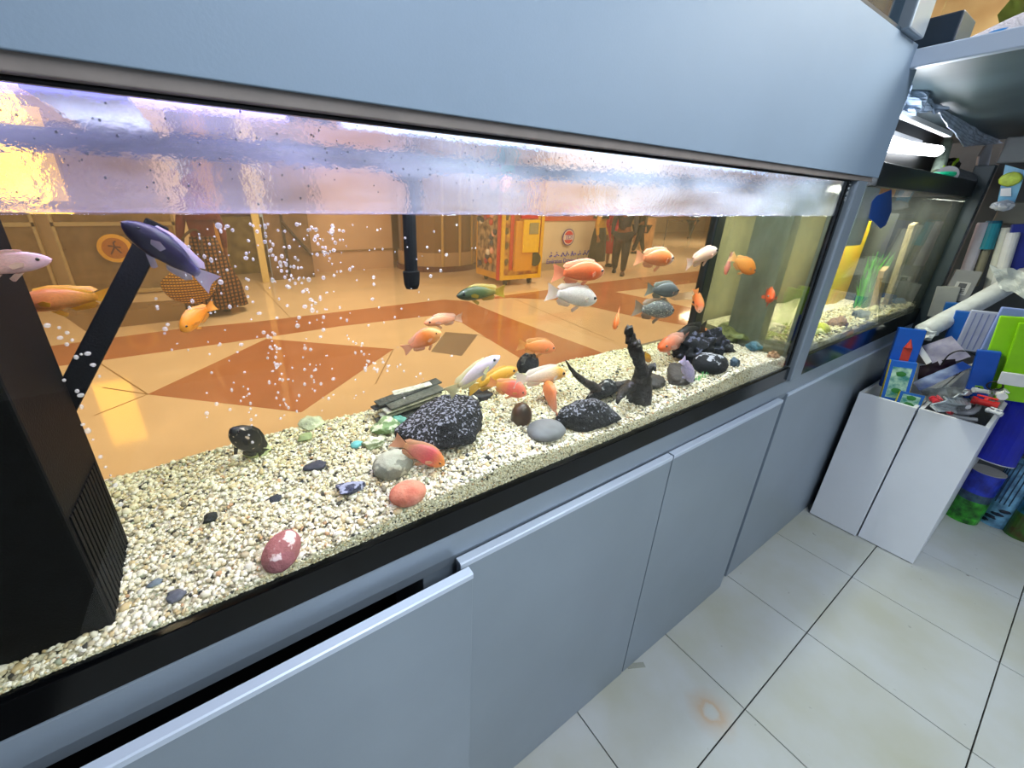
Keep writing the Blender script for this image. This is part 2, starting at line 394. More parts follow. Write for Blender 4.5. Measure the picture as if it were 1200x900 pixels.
o = obj('floss_packet', blob(at(1175, 40, x=XC+.05), (.02, .035, .014), 2, .1, 2), mat('#2f8fe0', .4, 0, .2, 40)); tag(o, 'blue packet lying on white gravel in the upper corner tank', 'packet')
tl = tag(obj('plant_clump', blob((XC+.45, .30, ZU+.14), (.12, .08, .10), 3, .35, 3), mat('#6f8a3c', .6, 0, .4, 20), smooth=True), 'blurred green plant clump at the back of the upper corner tank', 'plant')
yb = tag(obj('yellow_board', mkbox((XC+.65, .30, ZU+.06), (XC+.68, .39, ZU+.30), .003), mat('#e8c45a', .4)), 'yellow board standing at the end of the upper corner tank', 'board')

# ================================================================= MAIN AQUARIUM
aq = thing('aquarium', 'big glass fish tank with white gravel, black rocks and orange fish', 'aquarium', (.3, .6, ZF))
XL = -.95; YG = .446; YK = .752
GL = glassy('front_glass', (.985, .99, .985), 1.25)
obj('front_glass', mkbox((XL, YG-.006, ZF), (XE, YG, ZB-.002), 0), GL, aq)
obj('back_glass', mkbox((XL, YK, ZF), (XE, YK+.006, ZB-.012), 0), glassy('back_glass', (.96, .94, .86), 1.2, .07, '#d8c49a', hscale=4), aq)
obj('end_glass', mkbox((XE, YG-.006, ZF), (XE+.006, YK+.006, ZB-.012), 0), glassy('end_glass', (.90, .91, .85), 1.3, .22, '#a9ab8e', hscale=5, stretch=(1, 6, 2)), aq, label='grimy green end pane')
obj('base_trim', mkbox((XL, YG-.010, ZF), (XE+.008, YG+.004, .943), .001), BLACK, aq, label='glossy black strip along the tank bottom')
obj('base_trim', mkbox((XL, YK-.01, ZF), (XE, YK+.01, .975), 0), mat('#232b1a', .4), aq)
obj('corner_silicone', mkbox((XE-.012, YG-.008, .95), (XE+.004, YG+.006, ZB-.004), .002), BLACK, aq)
obj('corner_silicone', mkbox((XE-.05, YK-.02, .95), (XE+.006, YK+.006, 1.389), .006), mat('#10181a', .3, 0, .5, 20), aq)
obj('back_rim', mkbox((XL, YK-.004, 1.458), (XE, YK+.02, 1.482), .002), mat('#2a323c', .4), aq)
obj('brace', mkbox((XL, .70, 1.474), (XE, .75, 1.480), .001), glassy('brace', (.55, .66, .85), 1.3, .15, '#8fa4d0'), aq, label='glass brace strip along the back rim')
obj('brace', mkbox((-.10, YG, 1.474), (-.04, YK, 1.480), .001), glassy('brace2', (.8, .85, .9), 1.4, .2), aq)
obj('waterline_tape', mkbox((.86, YK+.007, 1.40), (.885, YK+.009, 1.478), 0), mat('#ecd9dc', .5), aq)

# condensation on the inside of the front and back glass above the water
m, nt, out = nodes('condensation'); L = nt.links.new
tc = N(nt, 'ShaderNodeTexCoord')
rf = N(nt, 'ShaderNodeBsdfRefraction', Roughness=.10, IOR=1.12); rf.inputs[0].default_value = (.95, .95, 1, 1)
nz = N(nt, 'ShaderNodeTexNoise', Scale=140.0, Detail=4.0); L(tc.outputs['Object'], nz.inputs['Vector'])
bp = N(nt, 'ShaderNodeBump', Strength=.5, Distance=.004); L(nz.outputs['Fac'], bp.inputs['Height']); L(bp.outputs[0], rf.inputs['Normal'])
trn = N(nt, 'ShaderNodeBsdfTransparent'); df = N(nt, 'ShaderNodeBsdfTranslucent'); df.inputs[0].default_value = (.76, .82, .98, 1)  # translucent part tinted blue: the lamp's colour painted into white fog
n2 = N(nt, 'ShaderNodeTexNoise', Scale=5.0, Detail=5.0); mp = N(nt, 'ShaderNodeMapping'); mp.inputs['Scale'].default_value = (1, 1, 4)
L(tc.outputs['Object'], mp.inputs[0]); L(mp.outputs[0], n2.inputs['Vector'])
rr = N(nt, 'ShaderNodeMapRange'); rr.inputs['From Min'].default_value = .3; rr.inputs['From Max'].default_value = .7; rr.inputs['To Min'].default_value = .06; rr.inputs['To Max'].default_value = .26
L(n2.outputs['Fac'], rr.inputs[0])
a_ = N(nt, 'ShaderNodeMixShader'); a_.inputs[0].default_value = .15; L(rf.outputs[0], a_.inputs[1]); L(trn.outputs[0], a_.inputs[2])
c_ = N(nt, 'ShaderNodeMixShader'); L(rr.outputs[0], c_.inputs[0]); L(a_.outputs[0], c_.inputs[1]); L(df.outputs[0], c_.inputs[2]); L(c_.outputs[0], out.inputs[0])
bm = B(); vs = [bm.verts.new(q) for q in ((XL, YG+.0015, 1.392), (XE-.012, YG+.0015, 1.392), (XE-.012, YG+.0015, ZB-.004), (XL, YG+.0015, ZB-.004))]; bm.faces.new(vs)
obj('condensation', bm, m, aq, label='misty film of condensation above the waterline')
# droplets
bm = B(); rr_ = random.Random(3)
for i in range(520):
    x = rr_.uniform(-.22, 1.44); z = rr_.triangular(1.395, ZB-.006, 1.455); r_ = rr_.uniform(.0004, .0012)
    q = bmesh.ops.create_icosphere(bm, subdivisions=1, radius=r_)
    bmesh.ops.transform(bm, matrix=Matrix.Translation((x, YG+.0015, z)) @ Matrix.Diagonal((1, .5, 1.2, 1)), verts=q['verts'])
obj('droplets', bm, mat('#6a6e80', .1, 0, .6, 60, trans=.45), aq, kind='stuff', smooth=True)

# water: a body with a rippled top
ZW = 1.391
WT = glassy('water_side', (.985, .965, .885), 1.12)
WTOP = glassy('water_top', (.93, .95, .97), 1.33, .10, '#c8c0e8', rough=.04, hscale=18, bump=.6, bsc=38)
bm = B(); nx, ny = 190, 30
g = []
for j in range(ny+1):
    row = []
    for i in range(nx+1):
        x = XL+.002+(XE-XL-.006)*i/nx; y = YG+.001+(YK-YG-.004)*j/ny
        a = .0012+.0022*max(0, min(1, (x-.15)*2))
        row.append(bm.verts.new((x, y, ZW+a*mnoise.noise(Vector((x*22, y*30, 0)))+a*.5*mnoise.noise(Vector((x*60, y*70, 5))))))
    g.append(row)
for j in range(ny):
    for i in range(nx):
        f = bm.faces.new((g[j][i], g[j][i+1], g[j+1][i+1], g[j+1][i])); f.material_index = 1; f.smooth = True
lo = [bm.verts.new((v.co.x, v.co.y, .925)) for v in (g[0][0], g[0][nx], g[ny][nx], g[ny][0])]
bm.faces.new([lo[0], lo[1]]+[g[0][i] for i in range(nx, -1, -1)])
bm.faces.new([lo[1], lo[2]]+[g[j][nx] for j in range(ny, -1, -1)])
bm.faces.new([lo[2], lo[3]]+[g[ny][i] for i in range(0, nx+1)])
obj('water', bm, [WT, WTOP], aq)

# letters on the black corner strip
text('lettering', 'I S C O', mat('#cfd4da', .5), aq, Matrix.Translation((XE-.004, YG-.0095, 1.45)) @ Matrix.Rotation(-pi/2, 4, 'Y') @ Matrix.Rotation(pi/2, 4, 'X') @ Matrix.Rotation(pi, 4, 'Z'), .014, .0003)

# post between the tanks
pst = tag(obj('frame_post', mkbox((XE+.012, .425, ZF), (XE+.082, .47, ZB), .004), METAL), 'blue-grey metal post between the big tank and the second tank', 'post')
ya_, yb_ = at(922, 300, x=1.5).y, at(878, 300, x=1.5).y
bpst = tag(obj('frame_post', mkbox((1.475, ya_, ZF), (1.53, yb_, ZB), .004), mat('#8c9cac', .45, .2)), 'grey rear post seen through the end pane of the big tank', 'post')

# ---- gravel
def gz(x, y):
    t = min(1, max(0, (y-YG)/(YK-YG)))
    f = 1.4-1.045*(1.4-np.interp(x, [-.9, -.12, .07, .36, .55, .75, 1.0, 1.2, 1.45], [.962, .966, .978, 1.0, .985, .982, .996, 1.008, .992]))
    bk = np.interp(x, [-.9, 0, .4, .8, 1.1, 1.45], [.985, .995, 1.0, .996, .985, .975])
    z = f*(1-t)**1.2+bk*(1-(1-t)**1.2)
    return float(z)+.006*mnoise.noise(Vector((x*9, y*9, 1)))*(1 if t > .1 else t*10)
ids = np.random.RandomState(5)
def gravelmat(name):
    m, nt, out = nodes(name); L = nt.links.new
    a = N(nt, 'ShaderNodeVertexColor', layer_name='Col'); b = N(nt, 'ShaderNodeBsdfPrincipled', Roughness=.75)
    L(a.outputs[0], b.inputs['Base Color']); L(b.outputs[0], out.inputs[0]); return m
m, nt, out = nodes('gravel_bed'); L = nt.links.new
b = N(nt, 'ShaderNodeBsdfPrincipled', Roughness=.8); tc = N(nt, 'ShaderNodeTexCoord')
vo = N(nt, 'ShaderNodeTexVoronoi', Scale=230.0); L(tc.outputs['Object'], vo.inputs['Vector'])
r = N(nt, 'ShaderNodeValToRGB'); cr = r.color_ramp; cr.elements[0].color = lin('#3c3a34'); cr.elements[1].color = lin('#ece8da')
cr.elements[0].position = .02; cr.elements[1].position = .30; e = cr.elements.new(.12); e.color = lin('#b6ad93')
sep = N(nt, 'ShaderNodeSeparateColor'); L(vo.outputs['Color'], sep.inputs[0]); L(sep.outputs[0], r.inputs[0])
n_ = N(nt, 'ShaderNodeTexNoise', Scale=7.0); L(tc.outputs['Object'], n_.inputs['Vector'])
mx = N(nt, 'ShaderNodeMixRGB', blend_type='MULTIPLY'); mx.inputs[2].default_value = lin('#e2e2cc'); L(n_.outputs['Fac'], mx.inputs[0]); L(r.outputs[0], mx.inputs[1]); L(mx.outputs[0], b.inputs['Base Color'])
bp = N(nt, 'ShaderNodeBump', Strength=.8, Distance=.004); L(vo.outputs['Distance'], bp.inputs['Height']); L(bp.outputs[0], b.inputs['Normal'])
L(b.outputs[0], out.inputs[0]); GBED = m
bm = B(); nx, ny = 150, 26; g = []
for j in range(ny+1):
    row = []
    for i in range(nx+1):
        x = XL+.01+(XE-XL-.02)*i/nx; y = YG+.004+(YK-YG-.016)*j/ny
        row.append(bm.verts.new((x, y, gz(x, y)-.002)))
    g.append(row)
for j in range(ny):
    for i in range(nx): bm.faces.new((g[j][i], g[j][i+1], g[j+1][i+1], g[j+1][i])).smooth = True
bot = [bm.verts.new((v.co.x, v.co.y, ZF+.008)) for v in g[0]]
for i in range(nx): bm.faces.new((bot[i], bot[i+1], g[0][i+1], g[0][i]))
gr = thing('gravel', 'bed of cream and white crushed coral gravel with dark specks in the big tank', 'gravel', (.3, .6, ZF))
obj('gravel_bed', bm, GBED, gr, kind='stuff'); gr['kind'] = 'stuff'
# loose grains, one joined mesh with natural stone colours
ico = bmesh.new(); bmesh.ops.create_icosphere(ico, subdivisions=1, radius=1)
IV = np.array([v.co[:] for v in ico.verts]); IF = np.array([[v.index for v in f.verts] for f in ico.faces]); ico.free()
ob = bmesh.new(); bmesh.ops.create_cube(ob, size=1.3); bmesh.ops.subdivide_edges(ob, edges=ob.edges, cuts=1); bmesh.ops.triangulate(ob, faces=ob.faces)
ob.free()
def oct_():
    b = bmesh.new(); bmesh.ops.create_icosphere(b, subdivisions=1, radius=1)
    v = np.array([q.co[:] for q in b.verts]); f = np.array([[q.index for q in a.verts] for a in b.faces]); b.free(); return v, f
def grains(name, P, R, C, parent, rs, flat=.7):
    n = len(P); nv = len(IV)
    ang = rs.uniform(0, 2*pi, (n, 3)); ca, sa = np.cos(ang), np.sin(ang)
    V = IV[None]*(1+rs.uniform(-.22, .22, (n, nv, 1)))*np.stack([rs.uniform(.8, 1.35, n), rs.uniform(.75, 1.1, n), rs.uniform(.55, .9, n)], 1)[:, None]
    x, y, z = V[..., 0], V[..., 1], V[..., 2]
    y, z = y*ca[:, :1]-z*sa[:, :1], y*sa[:, :1]+z*ca[:, :1]
    x, z = x*ca[:, 1:2]-z*sa[:, 1:2], x*sa[:, 1:2]+z*ca[:, 1:2]
    x, y = x*ca[:, 2:3]-y*sa[:, 2:3], x*sa[:, 2:3]+y*ca[:, 2:3]
    V = np.stack([x, y, z*flat], -1)*R[:, None, None]+P[:, None]
    V = (V-np.array(wm(parent).translation)).reshape(-1, 3)
    Fc = (IF[None]+np.arange(n)[:, None, None]*nv).reshape(-1, 3)
    me = bpy.data.meshes.new(name); me.vertices.add(len(V)); me.vertices.foreach_set('co', V.ravel())
    me.loops.add(Fc.size); me.loops.foreach_set('vertex_index', Fc.ravel().astype(np.int32))
    me.polygons.add(len(Fc)); me.polygons.foreach_set('loop_start', np.arange(0, Fc.size, 3, dtype=np.int32)); me.polygons.foreach_set('loop_total', np.full(len(Fc), 3, np.int32))
    ca_ = me.color_attributes.new('Col', 'FLOAT_COLOR', 'POINT')
    cc = np.concatenate([np.repeat(C, nv, 0), np.ones((n*nv, 1))], 1); ca_.data.foreach_set('color', cc.ravel().astype(np.float32))
    me.update(); me.validate(); me.materials.append(gravelmat(name))
    return obj(name, me, None, parent, local=True, kind='stuff')
pal = np.array([lin(c)[:3] for c in ('#efe9d9', '#e4dcc4', '#f4f1ea', '#d9cfb0', '#c9b58c', '#f2efe6', '#b9ad96', '#857e6e', '#3b3a36', '#d8c8a8', '#c79f7c', '#eae4d2', '#a8b09a', '#2c2f35')])
pw = np.array([14, 14, 14, 9, 6, 12, 5, 3.0, 2.0, 8, 2.0, 12, 2.5, 1.2]); pw /= pw.sum()
def scatter(n, x0, x1, r0, r1, big=False, rs=ids):
    X = rs.uniform(x0, x1, n); Y = rs.uniform(YG+.004, YK-.016, n)
    R = rs.uniform(r0, r1, n)*np.where(rs.rand(n) < .06, 1.7, 1)
    Z = np.array([gz(a, c) for a, c in zip(X, Y)])+R*.15
    ci = rs.choice(len(pal), n, p=pw); C = pal[ci]*rs.uniform(.85, 1.08, (n, 1))
    t = np.clip((Y-YG)/(YK-YG), 0, 1)[:, None]     # algae-tinged stones lie towards the back
    C = C*(1-t*.8)+C*np.array([.80, .84, .50])*t*.8
    return np.stack([X, np.maximum(Y, YG+.002+R*1.1), Z], 1), R, np.clip(C, 0, 1)
grains('gravel_grains', *scatter(17000, -.40, .50, .0020, .0042), gr, ids)
grains('gravel_grains_far', *scatter(16000, .50, 1.44, .0022, .0040), gr, ids)
# grains pressed against the front glass
n = 5200; X = ids.uniform(-.3, 1.44, n); R = ids.uniform(.0015, .0034, n); top = np.array([gz(a, YG+.004) for a in X])
Z = .938+(top-.938)*ids.rand(n); C = pal[ids.choice(len(pal), n, p=pw)]*np.array([1.0, 1.02, .97]);
grains('gravel_front', np.stack([X, YG+.002+R, Z], 1), R, np.clip(C, 0, 1), gr, ids)

# ================================================================= STONES
LAVA = mat('#14161c', .85, 0, .5, 30, 1.0, 90, c2='#30323c')
def dusted(base, dust, thr=.52, sc=55, rough=.95, up=True):
    m, nt, out = nodes('dusted'); L = nt.links.new
    b = N(nt, 'ShaderNodeBsdfPrincipled', Roughness=rough); tc = N(nt, 'ShaderNodeTexCoord'); ge = N(nt, 'ShaderNodeNewGeometry')
    nz = N(nt, 'ShaderNodeTexNoise', Scale=sc, Detail=5.0); L(tc.outputs['Object'], nz.inputs['Vector'])
    sp_ = N(nt, 'ShaderNodeSeparateXYZ'); L(ge.outputs['Normal'], sp_.inputs[0])
    mr = N(nt, 'ShaderNodeMapRange'); mr.inputs['From Min'].default_value = .1; mr.inputs['From Max'].default_value = .9; mr.inputs['To Min'].default_value = -.07; mr.inputs['To Max'].default_value = .10
    L(sp_.outputs[2], mr.inputs[0])
    ad = N(nt, 'ShaderNodeMath', operation='ADD'); L(nz.outputs['Fac'], ad.inputs[0])
    if up: L(mr.outputs[0], ad.inputs[1])
    r = N(nt, 'ShaderNodeValToRGB'); r.color_ramp.elements[0].position = thr; r.color_ramp.elements[1].position = thr+.05
    r.color_ramp.elements[0].color = lin(base); r.color_ramp.elements[1].color = lin(dust)
    L(ad.outputs[0], r.inputs[0]); L(r.outputs[0], b.inputs['Base Color'])
    bp = N(nt, 'ShaderNodeBump', Strength=1.0, Distance=.006); L(nz.outputs['Fac'], bp.inputs['Height']); L(bp.outputs[0], b.inputs['Normal'])
    L(b.outputs[0], out.inputs[0]); return m
# solve a thing's depth from the gravel height under its pixel
def gy(px, py, up=0):
    best = None
    for i in range(80):
        y = YG+.015+(YK-YG-.035)*i/79; q = at(px, py, y=y); d = q.z-gz(q.x, q.y)-up
        if best is None or abs(d) < best[0]: best = (abs(d), y)
    return best[1]
def stone(px, py, y, wpx, hpx, material, label, name='stone', depth=.8, amp=.12, fr=1.2, seed=1, sub=3, rot=0, ridged=0, cat='stone', sink=.25, tilt=0, group=None):
    hz_ = wid(at(px, py, y=.58), hpx)/2*.45
    y = gy(px, py, hz_); c = at(px, py, y=y); sx = wid(c, wpx)/2; sz = wid(c, hpx)/2*.95; sx *= .95
    M = Matrix.Rotation(rot, 3, 'Z') @ Matrix.Rotation(tilt, 3, 'Y')
    o = obj(name, lava_block(c, (sx*1.1, sx*depth*1.1, sz*1.1), seed, M, 16, amp*.8) if .2 <= amp < .35 else blob(c, (sx, sx*depth, sz), sub, amp*(1.6 if amp >= .35 else 1), fr*(1.3 if amp >= .35 else 1), seed, M, .35 if amp >= .35 else ridged), material, smooth=True)
    return tag(o, label, cat, group)
BLAVA = dusted('#0a0b10', '#868896', .615, 210)
def lava_block(c, s, seed, M=None, npt=13, amp=.10):
    r = random.Random(seed); bm = B()
    for i in range(npt):
        v = Vector((r.gauss(0, 1), r.gauss(0, 1), r.gauss(0, .8))).normalized(); bm.verts.new((v.x*r.uniform(.85, 1.12), v.y*r.uniform(.85, 1.1), v.z*r.uniform(.8, 1.1)))
    h = bmesh.ops.convex_hull(bm, input=bm.verts); bmesh.ops.delete(bm, geom=[g_ for g_ in h['geom_interior'] if isinstance(g_, bmesh.types.BMVert)], context='VERTS')
    bmesh.ops.subdivide_edges(bm, edges=bm.edges, cuts=5, use_grid_fill=True); bmesh.ops.triangulate(bm, faces=bm.faces)
    for _ in range(4): bmesh.ops.smooth_vert(bm, verts=bm.verts, factor=.5, use_axis_x=True, use_axis_y=True, use_axis_z=True)
    o3 = Vector((seed*3.1, seed, 0))
    for v in bm.verts: v.co *= 1.08+amp*mnoise.fractal(v.co*2.2+o3, 1, 2, 4)+amp*.35*mnoise.noise(v.co*9+o3)
    T = Matrix.Translation(Vector(c)) @ (M.to_4x4() if M is not None else Matrix.Identity(4)) @ Matrix.Diagonal((s[0], s[1], s[2], 1))
    bmesh.ops.transform(bm, matrix=T, verts=bm.verts); return bm
c = at(520, 502, y=gy(520, 502, .028))
tag(obj('lava_rock', lava_block(c, (.098, .060, .056), 4, Matrix.Rotation(.2, 3, 'Z'), 22), BLAVA), 'largest black lava rock speckled white, above the pink-red fish', 'rock')
c = at(688, 487, y=gy(688, 487, .018))
tag(obj('lava_rock', lava_block(c, (.082, .040, .038), 19, Matrix.Rotation(-.25, 3, 'Z'), 26), BLAVA), 'long black lava rock frosted white in front of the driftwood horn', 'rock')
c = at(704, 460, y=gy(704, 460, .016))
tag(obj('lava_rock', lava_block(c, (.050, .03, .034), 12, None, 20), dusted('#0c0d10', '#8d8f90', .60, 80)), 'black lava rock under the curved driftwood horn', 'rock')
GREY = mat('#8b8f88', .7, 0, .25, 40, .4, 150)
stone(460, 545, .575, 50, 36, dusted('#7d8176', '#b5b8a8', .5, 45), 'flat grey-green stone behind the tail of the pink-red fish', seed=3, amp=.08)
stone(478, 578, .50, 46, 28, mat('#d0705c', .9, 0, .15, 30, .3, 120, c2='#e09a80'), 'small oval coral-red stone in the gravel by the front glass', seed=5, amp=.05)
stone(330, 646, .49, 52, 40, dusted('#a4666a', '#f0d8d8', .61, 60), 'large oval reddish-pink stone with white dusting near the front glass', seed=6, amp=.06, rot=.5, tilt=-.5)
stone(411, 568, .535, 34, 22, dusted('#3c4058', '#9aa0bc', .52, 60), 'small blue-grey speckled stone left of the coral-red stone', seed=7, amp=.2)
stone(368, 548, .60, 26, 15, mat('#3b3d49', .8, 0, .2, 40), 'small charcoal stone right of the black spotted fish', seed=8, amp=.25)
stone(322, 585, .60, 17, 9, mat('#2d323a', .8, 0, .2, 40), 'tiny black stone lying in mid gravel left of the blue-grey stone', seed=9, amp=.25, sub=2)
stone(247, 607, .59, 17, 12, mat('#1d2322', .8, 0, .2, 40), 'small black pebble nearest to the black overflow box', seed=10, amp=.25, sub=2)
stone(205, 700, .49, 22, 13, mat('#5c6070', .8, 0, .3, 40), 'small slate-blue stone in the gravel at bottom left', seed=11, amp=.3, sub=2)
stone(178, 685, .52, 18, 9, mat('#6d7b88', .8, 0, .3, 40), 'small grey-blue pebble beside the black box base', seed=12, amp=.3, sub=2)
stone(418, 521, .62, 16, 9, mat('#67b8b8', .5), 'small turquoise pebble above the grey-green stone', seed=13, amp=.08, sub=2, name='pebble', cat='pebble')
stone(358, 513, .68, 18, 11, mat('#8fa06a', .8), 'pale olive stone at the back right of the black fish', seed=14, amp=.2, sub=2)
stone(452, 500, .66, 34, 22, dusted('#7f9a68', '#c8d4b0', .5, 50), 'mossy green stone left of the largest lava rock', seed=15, amp=.3)
stone(438, 518, .64, 26, 18, dusted('#8d9a72', '#d0d4b8', .5, 50), 'mossy pale stone just above the turquoise pebble', seed=16, amp=.3)
stone(470, 492, .67, 20, 16, mat('#6fb09a', .7, 0, .2, 50), 'green-blue stone between the slate and the largest lava rock', seed=17, amp=.3, sub=2)
stone(300, 527, .70, 30, 16, mat('#b5c08a', .8, 0, .3, 40, .5), 'pale yellow-green lump under the black fish tail', seed=18, amp=.3)
stone(365, 495, .72, 30, 16, mat('#bcc49a', .8, 0, .3, 40, .5), 'pale yellow-green lump at the back glass', seed=19, amp=.3)
stone(478, 517, .63, 20, 12, mat('#4a6fb8', .5), 'bright blue stone tucked under the largest lava rock', seed=20, amp=.1, sub=2)
stone(611, 487, .60, 27, 34, mat('#15120e', .35, 0, .4, 14, c2='#5a3a1c'), 'round glossy black-brown stone below the red parrot fish', seed=21, amp=.05, depth=.9)
stone(640, 504, .555, 52, 20, mat('#6a6d72', .6, 0, .25, 30), 'flat grey stone left of the long lava rock', seed=22, amp=.08)
stone(563, 464, .66, 28, 20, mat('#12161a', .6, 0, .3, 30), 'black stone below the yellow-tailed white fish', seed=23, amp=.2)
stone(619, 427, .725, 30, 30, dusted('#14161a', '#5a5c58', .58, 60), 'dark pointed stone at the back glass behind the pale yellow-headed fish', seed=24, amp=.1, fr=1.0)
stone(548, 478, .66, 40, 26, dusted('#5a5e58', '#c8ccb8', .5, 60), 'rough grey-white stone behind the largest lava rock', seed=25, amp=.3)
stone(634, 540, .50, 12, 9, mat('#55585a', .8), 'small grey chip on white gravel below the long lava rock', seed=26, amp=.3, sub=2)
stone(835, 405, .62, 44, 34, dusted('#0e1016', '#5e627a', .60, 50), 'large knobbly black rock at the right back of the tank', name='rock', cat='rock', seed=27, amp=.4, fr=1.7, sub=4)
stone(812, 412, .58, 52, 40, dusted('#0c0d12', '#565a70', .60, 50), 'knobbly black rock above the striped lilac fish', name='rock', cat='rock', seed=28, amp=.4, fr=1.9, sub=4)
stone(832, 426, .54, 46, 26, dusted('#12141a', '#a8acb8', .63, 60), 'rounded dark rock behind the green plant tuft', name='rock', cat='rock', seed=29, amp=.15)
stone(790, 438, .55, 56, 18, mat('#3c3632', .7, 0, .3, 30, .5), 'flat dark brown rock at the base of the right rock pile', name='rock', cat='rock', seed=30, amp=.2)
stone(768, 447, .54, 36, 16, mat('#211d1b', .6, 0, .3, 30, .5), 'small dark rock left of the flat brown rock', name='rock', cat='rock', seed=31, amp=.3, rot=.6)
stone(861, 425, .52, 14, 14, mat('#3e5468', .6, 0, .3, 40), 'small blue-grey pebble right of the green plant tuft', name='pebble', cat='pebble', seed=32, amp=.25, sub=2)
stone(887, 408, .55, 24, 16, mat('#2f6478', .6, 0, .3, 40), 'teal stone against the grimy end pane', seed=33, amp=.2)
stone(866, 392, .66, 50, 26, mat('#8d9a66', .8, 0, .4, 30, .6), 'algae-covered stone heap in the back right corner', seed=34, amp=.35)
c = at(907, 415, y=.47); c.z = gz(c.x, c.y)+.008
tag(obj('shell', blob(c, (.018, .014, .014), 3, .45, 2.2, 41, None, .3), mat('#8a4f30', .5, 0, .5, 90, .6, c2='#e0b890')), 'rust-brown knobbly shell in the front right corner of the tank', 'shell')
# layered slate
sl = thing('layered_slate', 'heap of thin grey slate layers behind the largest lava rock', 'slate', at(475, 470, y=.70))
c0 = at(438, 484, y=.69); c1 = at(522, 456, y=.70); g1 = gz(.3, .7)
for k in range(12):
    a = c0.lerp(c1, .05*((k*5) % 7))+Vector((0, .018*(k % 3)-.018, 0)); bq = c0.lerp(c1, 1-.05*((k*3) % 5))+Vector((0, .014*((k*2) % 3)-.014, 0)); a.z = g1+.002+.0030*k; bq.z = g1+.005+.0036*k
    bm = B(); M = frame_from(a, bq, (0, 0, 1)); Lk = (bq-a).length
    box(bm, (-.016+.003*(k % 4), -.0016, 0), (.017-.003*(k % 3), .0016, Lk*(1-.05*(k % 3))), .0009, M)
    for v in bm.verts: v.co += Vector((0, 0, .0025))*mnoise.noise(v.co*60)
    obj('slate_layer', bm, mat(['#3d4038', '#d4d4bc', '#26282a', '#9a9c88', '#55584c'][k % 5], .8, 0, .3, 60, .6, 160), sl)

# ---- driftwood (horn + branch) one piece each
WOOD = mat('#1b1512', .55, 0, .5, 30, .9, 60, c2='#33261f')
yh = gy(706, 462, .012)
hp = smoothpts([at(663, 422, y=yh), at(672, 436, y=yh), at(688, 449, y=yh), at(706, 457, y=yh), at(722, 453, y=yh), at(738, 451, y=yh), at(750, 460, y=yh-.01)], 6)
n = len(hp); bm = B(); tube(bm, hp, [wid(hp[0], 1.2+12*min(1, i/n*2.2)) *.5 for i in range(n)], 14)
for v in bm.verts: v.co += Vector((1, .6, 1))*.002*mnoise.noise(v.co*75)
tag(obj('driftwood', bm, WOOD, smooth=True), 'dark curved horn of driftwood with a pointed tip', 'driftwood')
yb_ = gy(750, 464, .010); dw = B()
bp_ = smoothpts([at(736, 384, y=yb_), at(739, 396, y=yb_+.004), at(744, 408, y=yb_-.003), at(750, 426, y=yb_), at(752, 444, y=yb_), at(748, 470, y=yb_)], 10)
n = len(bp_); rp = [5, 11, 9, 13, 11, 16, 17, 16, 13, 14, 18, 22, 27, 31, 32]
tube(dw, bp_, [wid(bp_[0], float(np.interp(i/(n-1)*14, range(15), rp)))*.5 for i in range(n)], 18)
tube(dw, smoothpts([at(751, 446, y=yb_), at(760, 434, y=yb_-.008), at(767, 429, y=yb_-.012)], 5), [.014, .013, .013, .012, .011, .010, .010, .010, .009, .008, .006], 12)
tube(dw, smoothpts([at(740, 452, y=yb_), at(730, 460, y=yb_-.01), at(724, 470, y=yb_-.02)], 4), [.014, .013, .012, .011, .010, .009, .008, .006, .004], 10)
for v in dw.verts: v.co += Vector((1, .8, 1))*.006*mnoise.noise(v.co*85)+Vector((1, .6, 1))*.0045*mnoise.noise(v.co*190+Vector((5, 1, 2)))
tag(obj('driftwood', dw, dusted('#17100e', '#5a5666', .64, 90, .55), smooth=True), 'upright gnarled dark driftwood stump right of the horn', 'driftwood')
# green plastic grass tuft
yt_ = gy(835, 436)
pt_ = thing('plant_tuft', 'small tuft of bright green plastic grass by the right rock pile', 'plant', at(835, 436, y=yt_))
for k in range(26):
    q = at(816+rnd.uniform(0, 36), 436, y=yt_+rnd.uniform(-.01, .01)); q.z = gz(q.x, q.y); h_ = rnd.uniform(.010, .026)
    bm = B(); tube(bm, [q, q+Vector((rnd.uniform(-.004, .004), 0, h_*.6)), q+Vector((rnd.uniform(-.012, .012), rnd.uniform(-.006, .006), h_))], [.0012, .001, .0004], 5)
    obj('blade', bm, mat('#6fd37a', .5), pt_)

# ================================================================= EQUIPMENT IN THE TANK
ob_ = thing('overflow_box', 'black slotted plastic filter box standing at the left of the tank', 'filter', (-.5, .54, .95))
obj('box_body', mkbox((-.80, .472, .93), (-.180, .60, 1.47), .003), BLACKP, ob_)
bm = B()
for k in range(12):
    y = .480+k*.0095; box(bm, (-.1802, y, .955), (-.1785, y+.0065, 1.10+.0*k), .0004)
obj('ribs', bm, BLACKP, ob_, kind='stuff')
obj('cap', mkbox((-.80, .475, 1.47), (-.183, .597, 1.476), .002), mat('#23262c', .4), ob_)
sb = B(); a = at(185, 262, y=.66); c = at(82, 462, y=.612)
M = frame_from(c, a, (0, -1, 0)); box(sb, (-.0125, -.008, -.02), (.0125, .008, (a-c).length), .002, M)
tag(obj('strut', sb, BLACKP), 'black diagonal plastic bar behind the overflow box', 'bar')
pp = thing('intake_pipe', 'black filter pipe hanging down into the middle of the tank', 'pipe', at(482, 338, y=.68))
pa = at(479, 256, y=.68); pa.z = 1.44; pb = at(482, 318, y=.68); pc = at(483, 338, y=.68); r_ = wid(pb, 7.5)
pa.x = pb.x; pc.x = pb.x
bm = B(); cyl(bm, pb, pa, r_, seg=16); obj('tube', bm, BLACKP, pp, smooth=False)
bm = B(); h = pb.z-pc.z
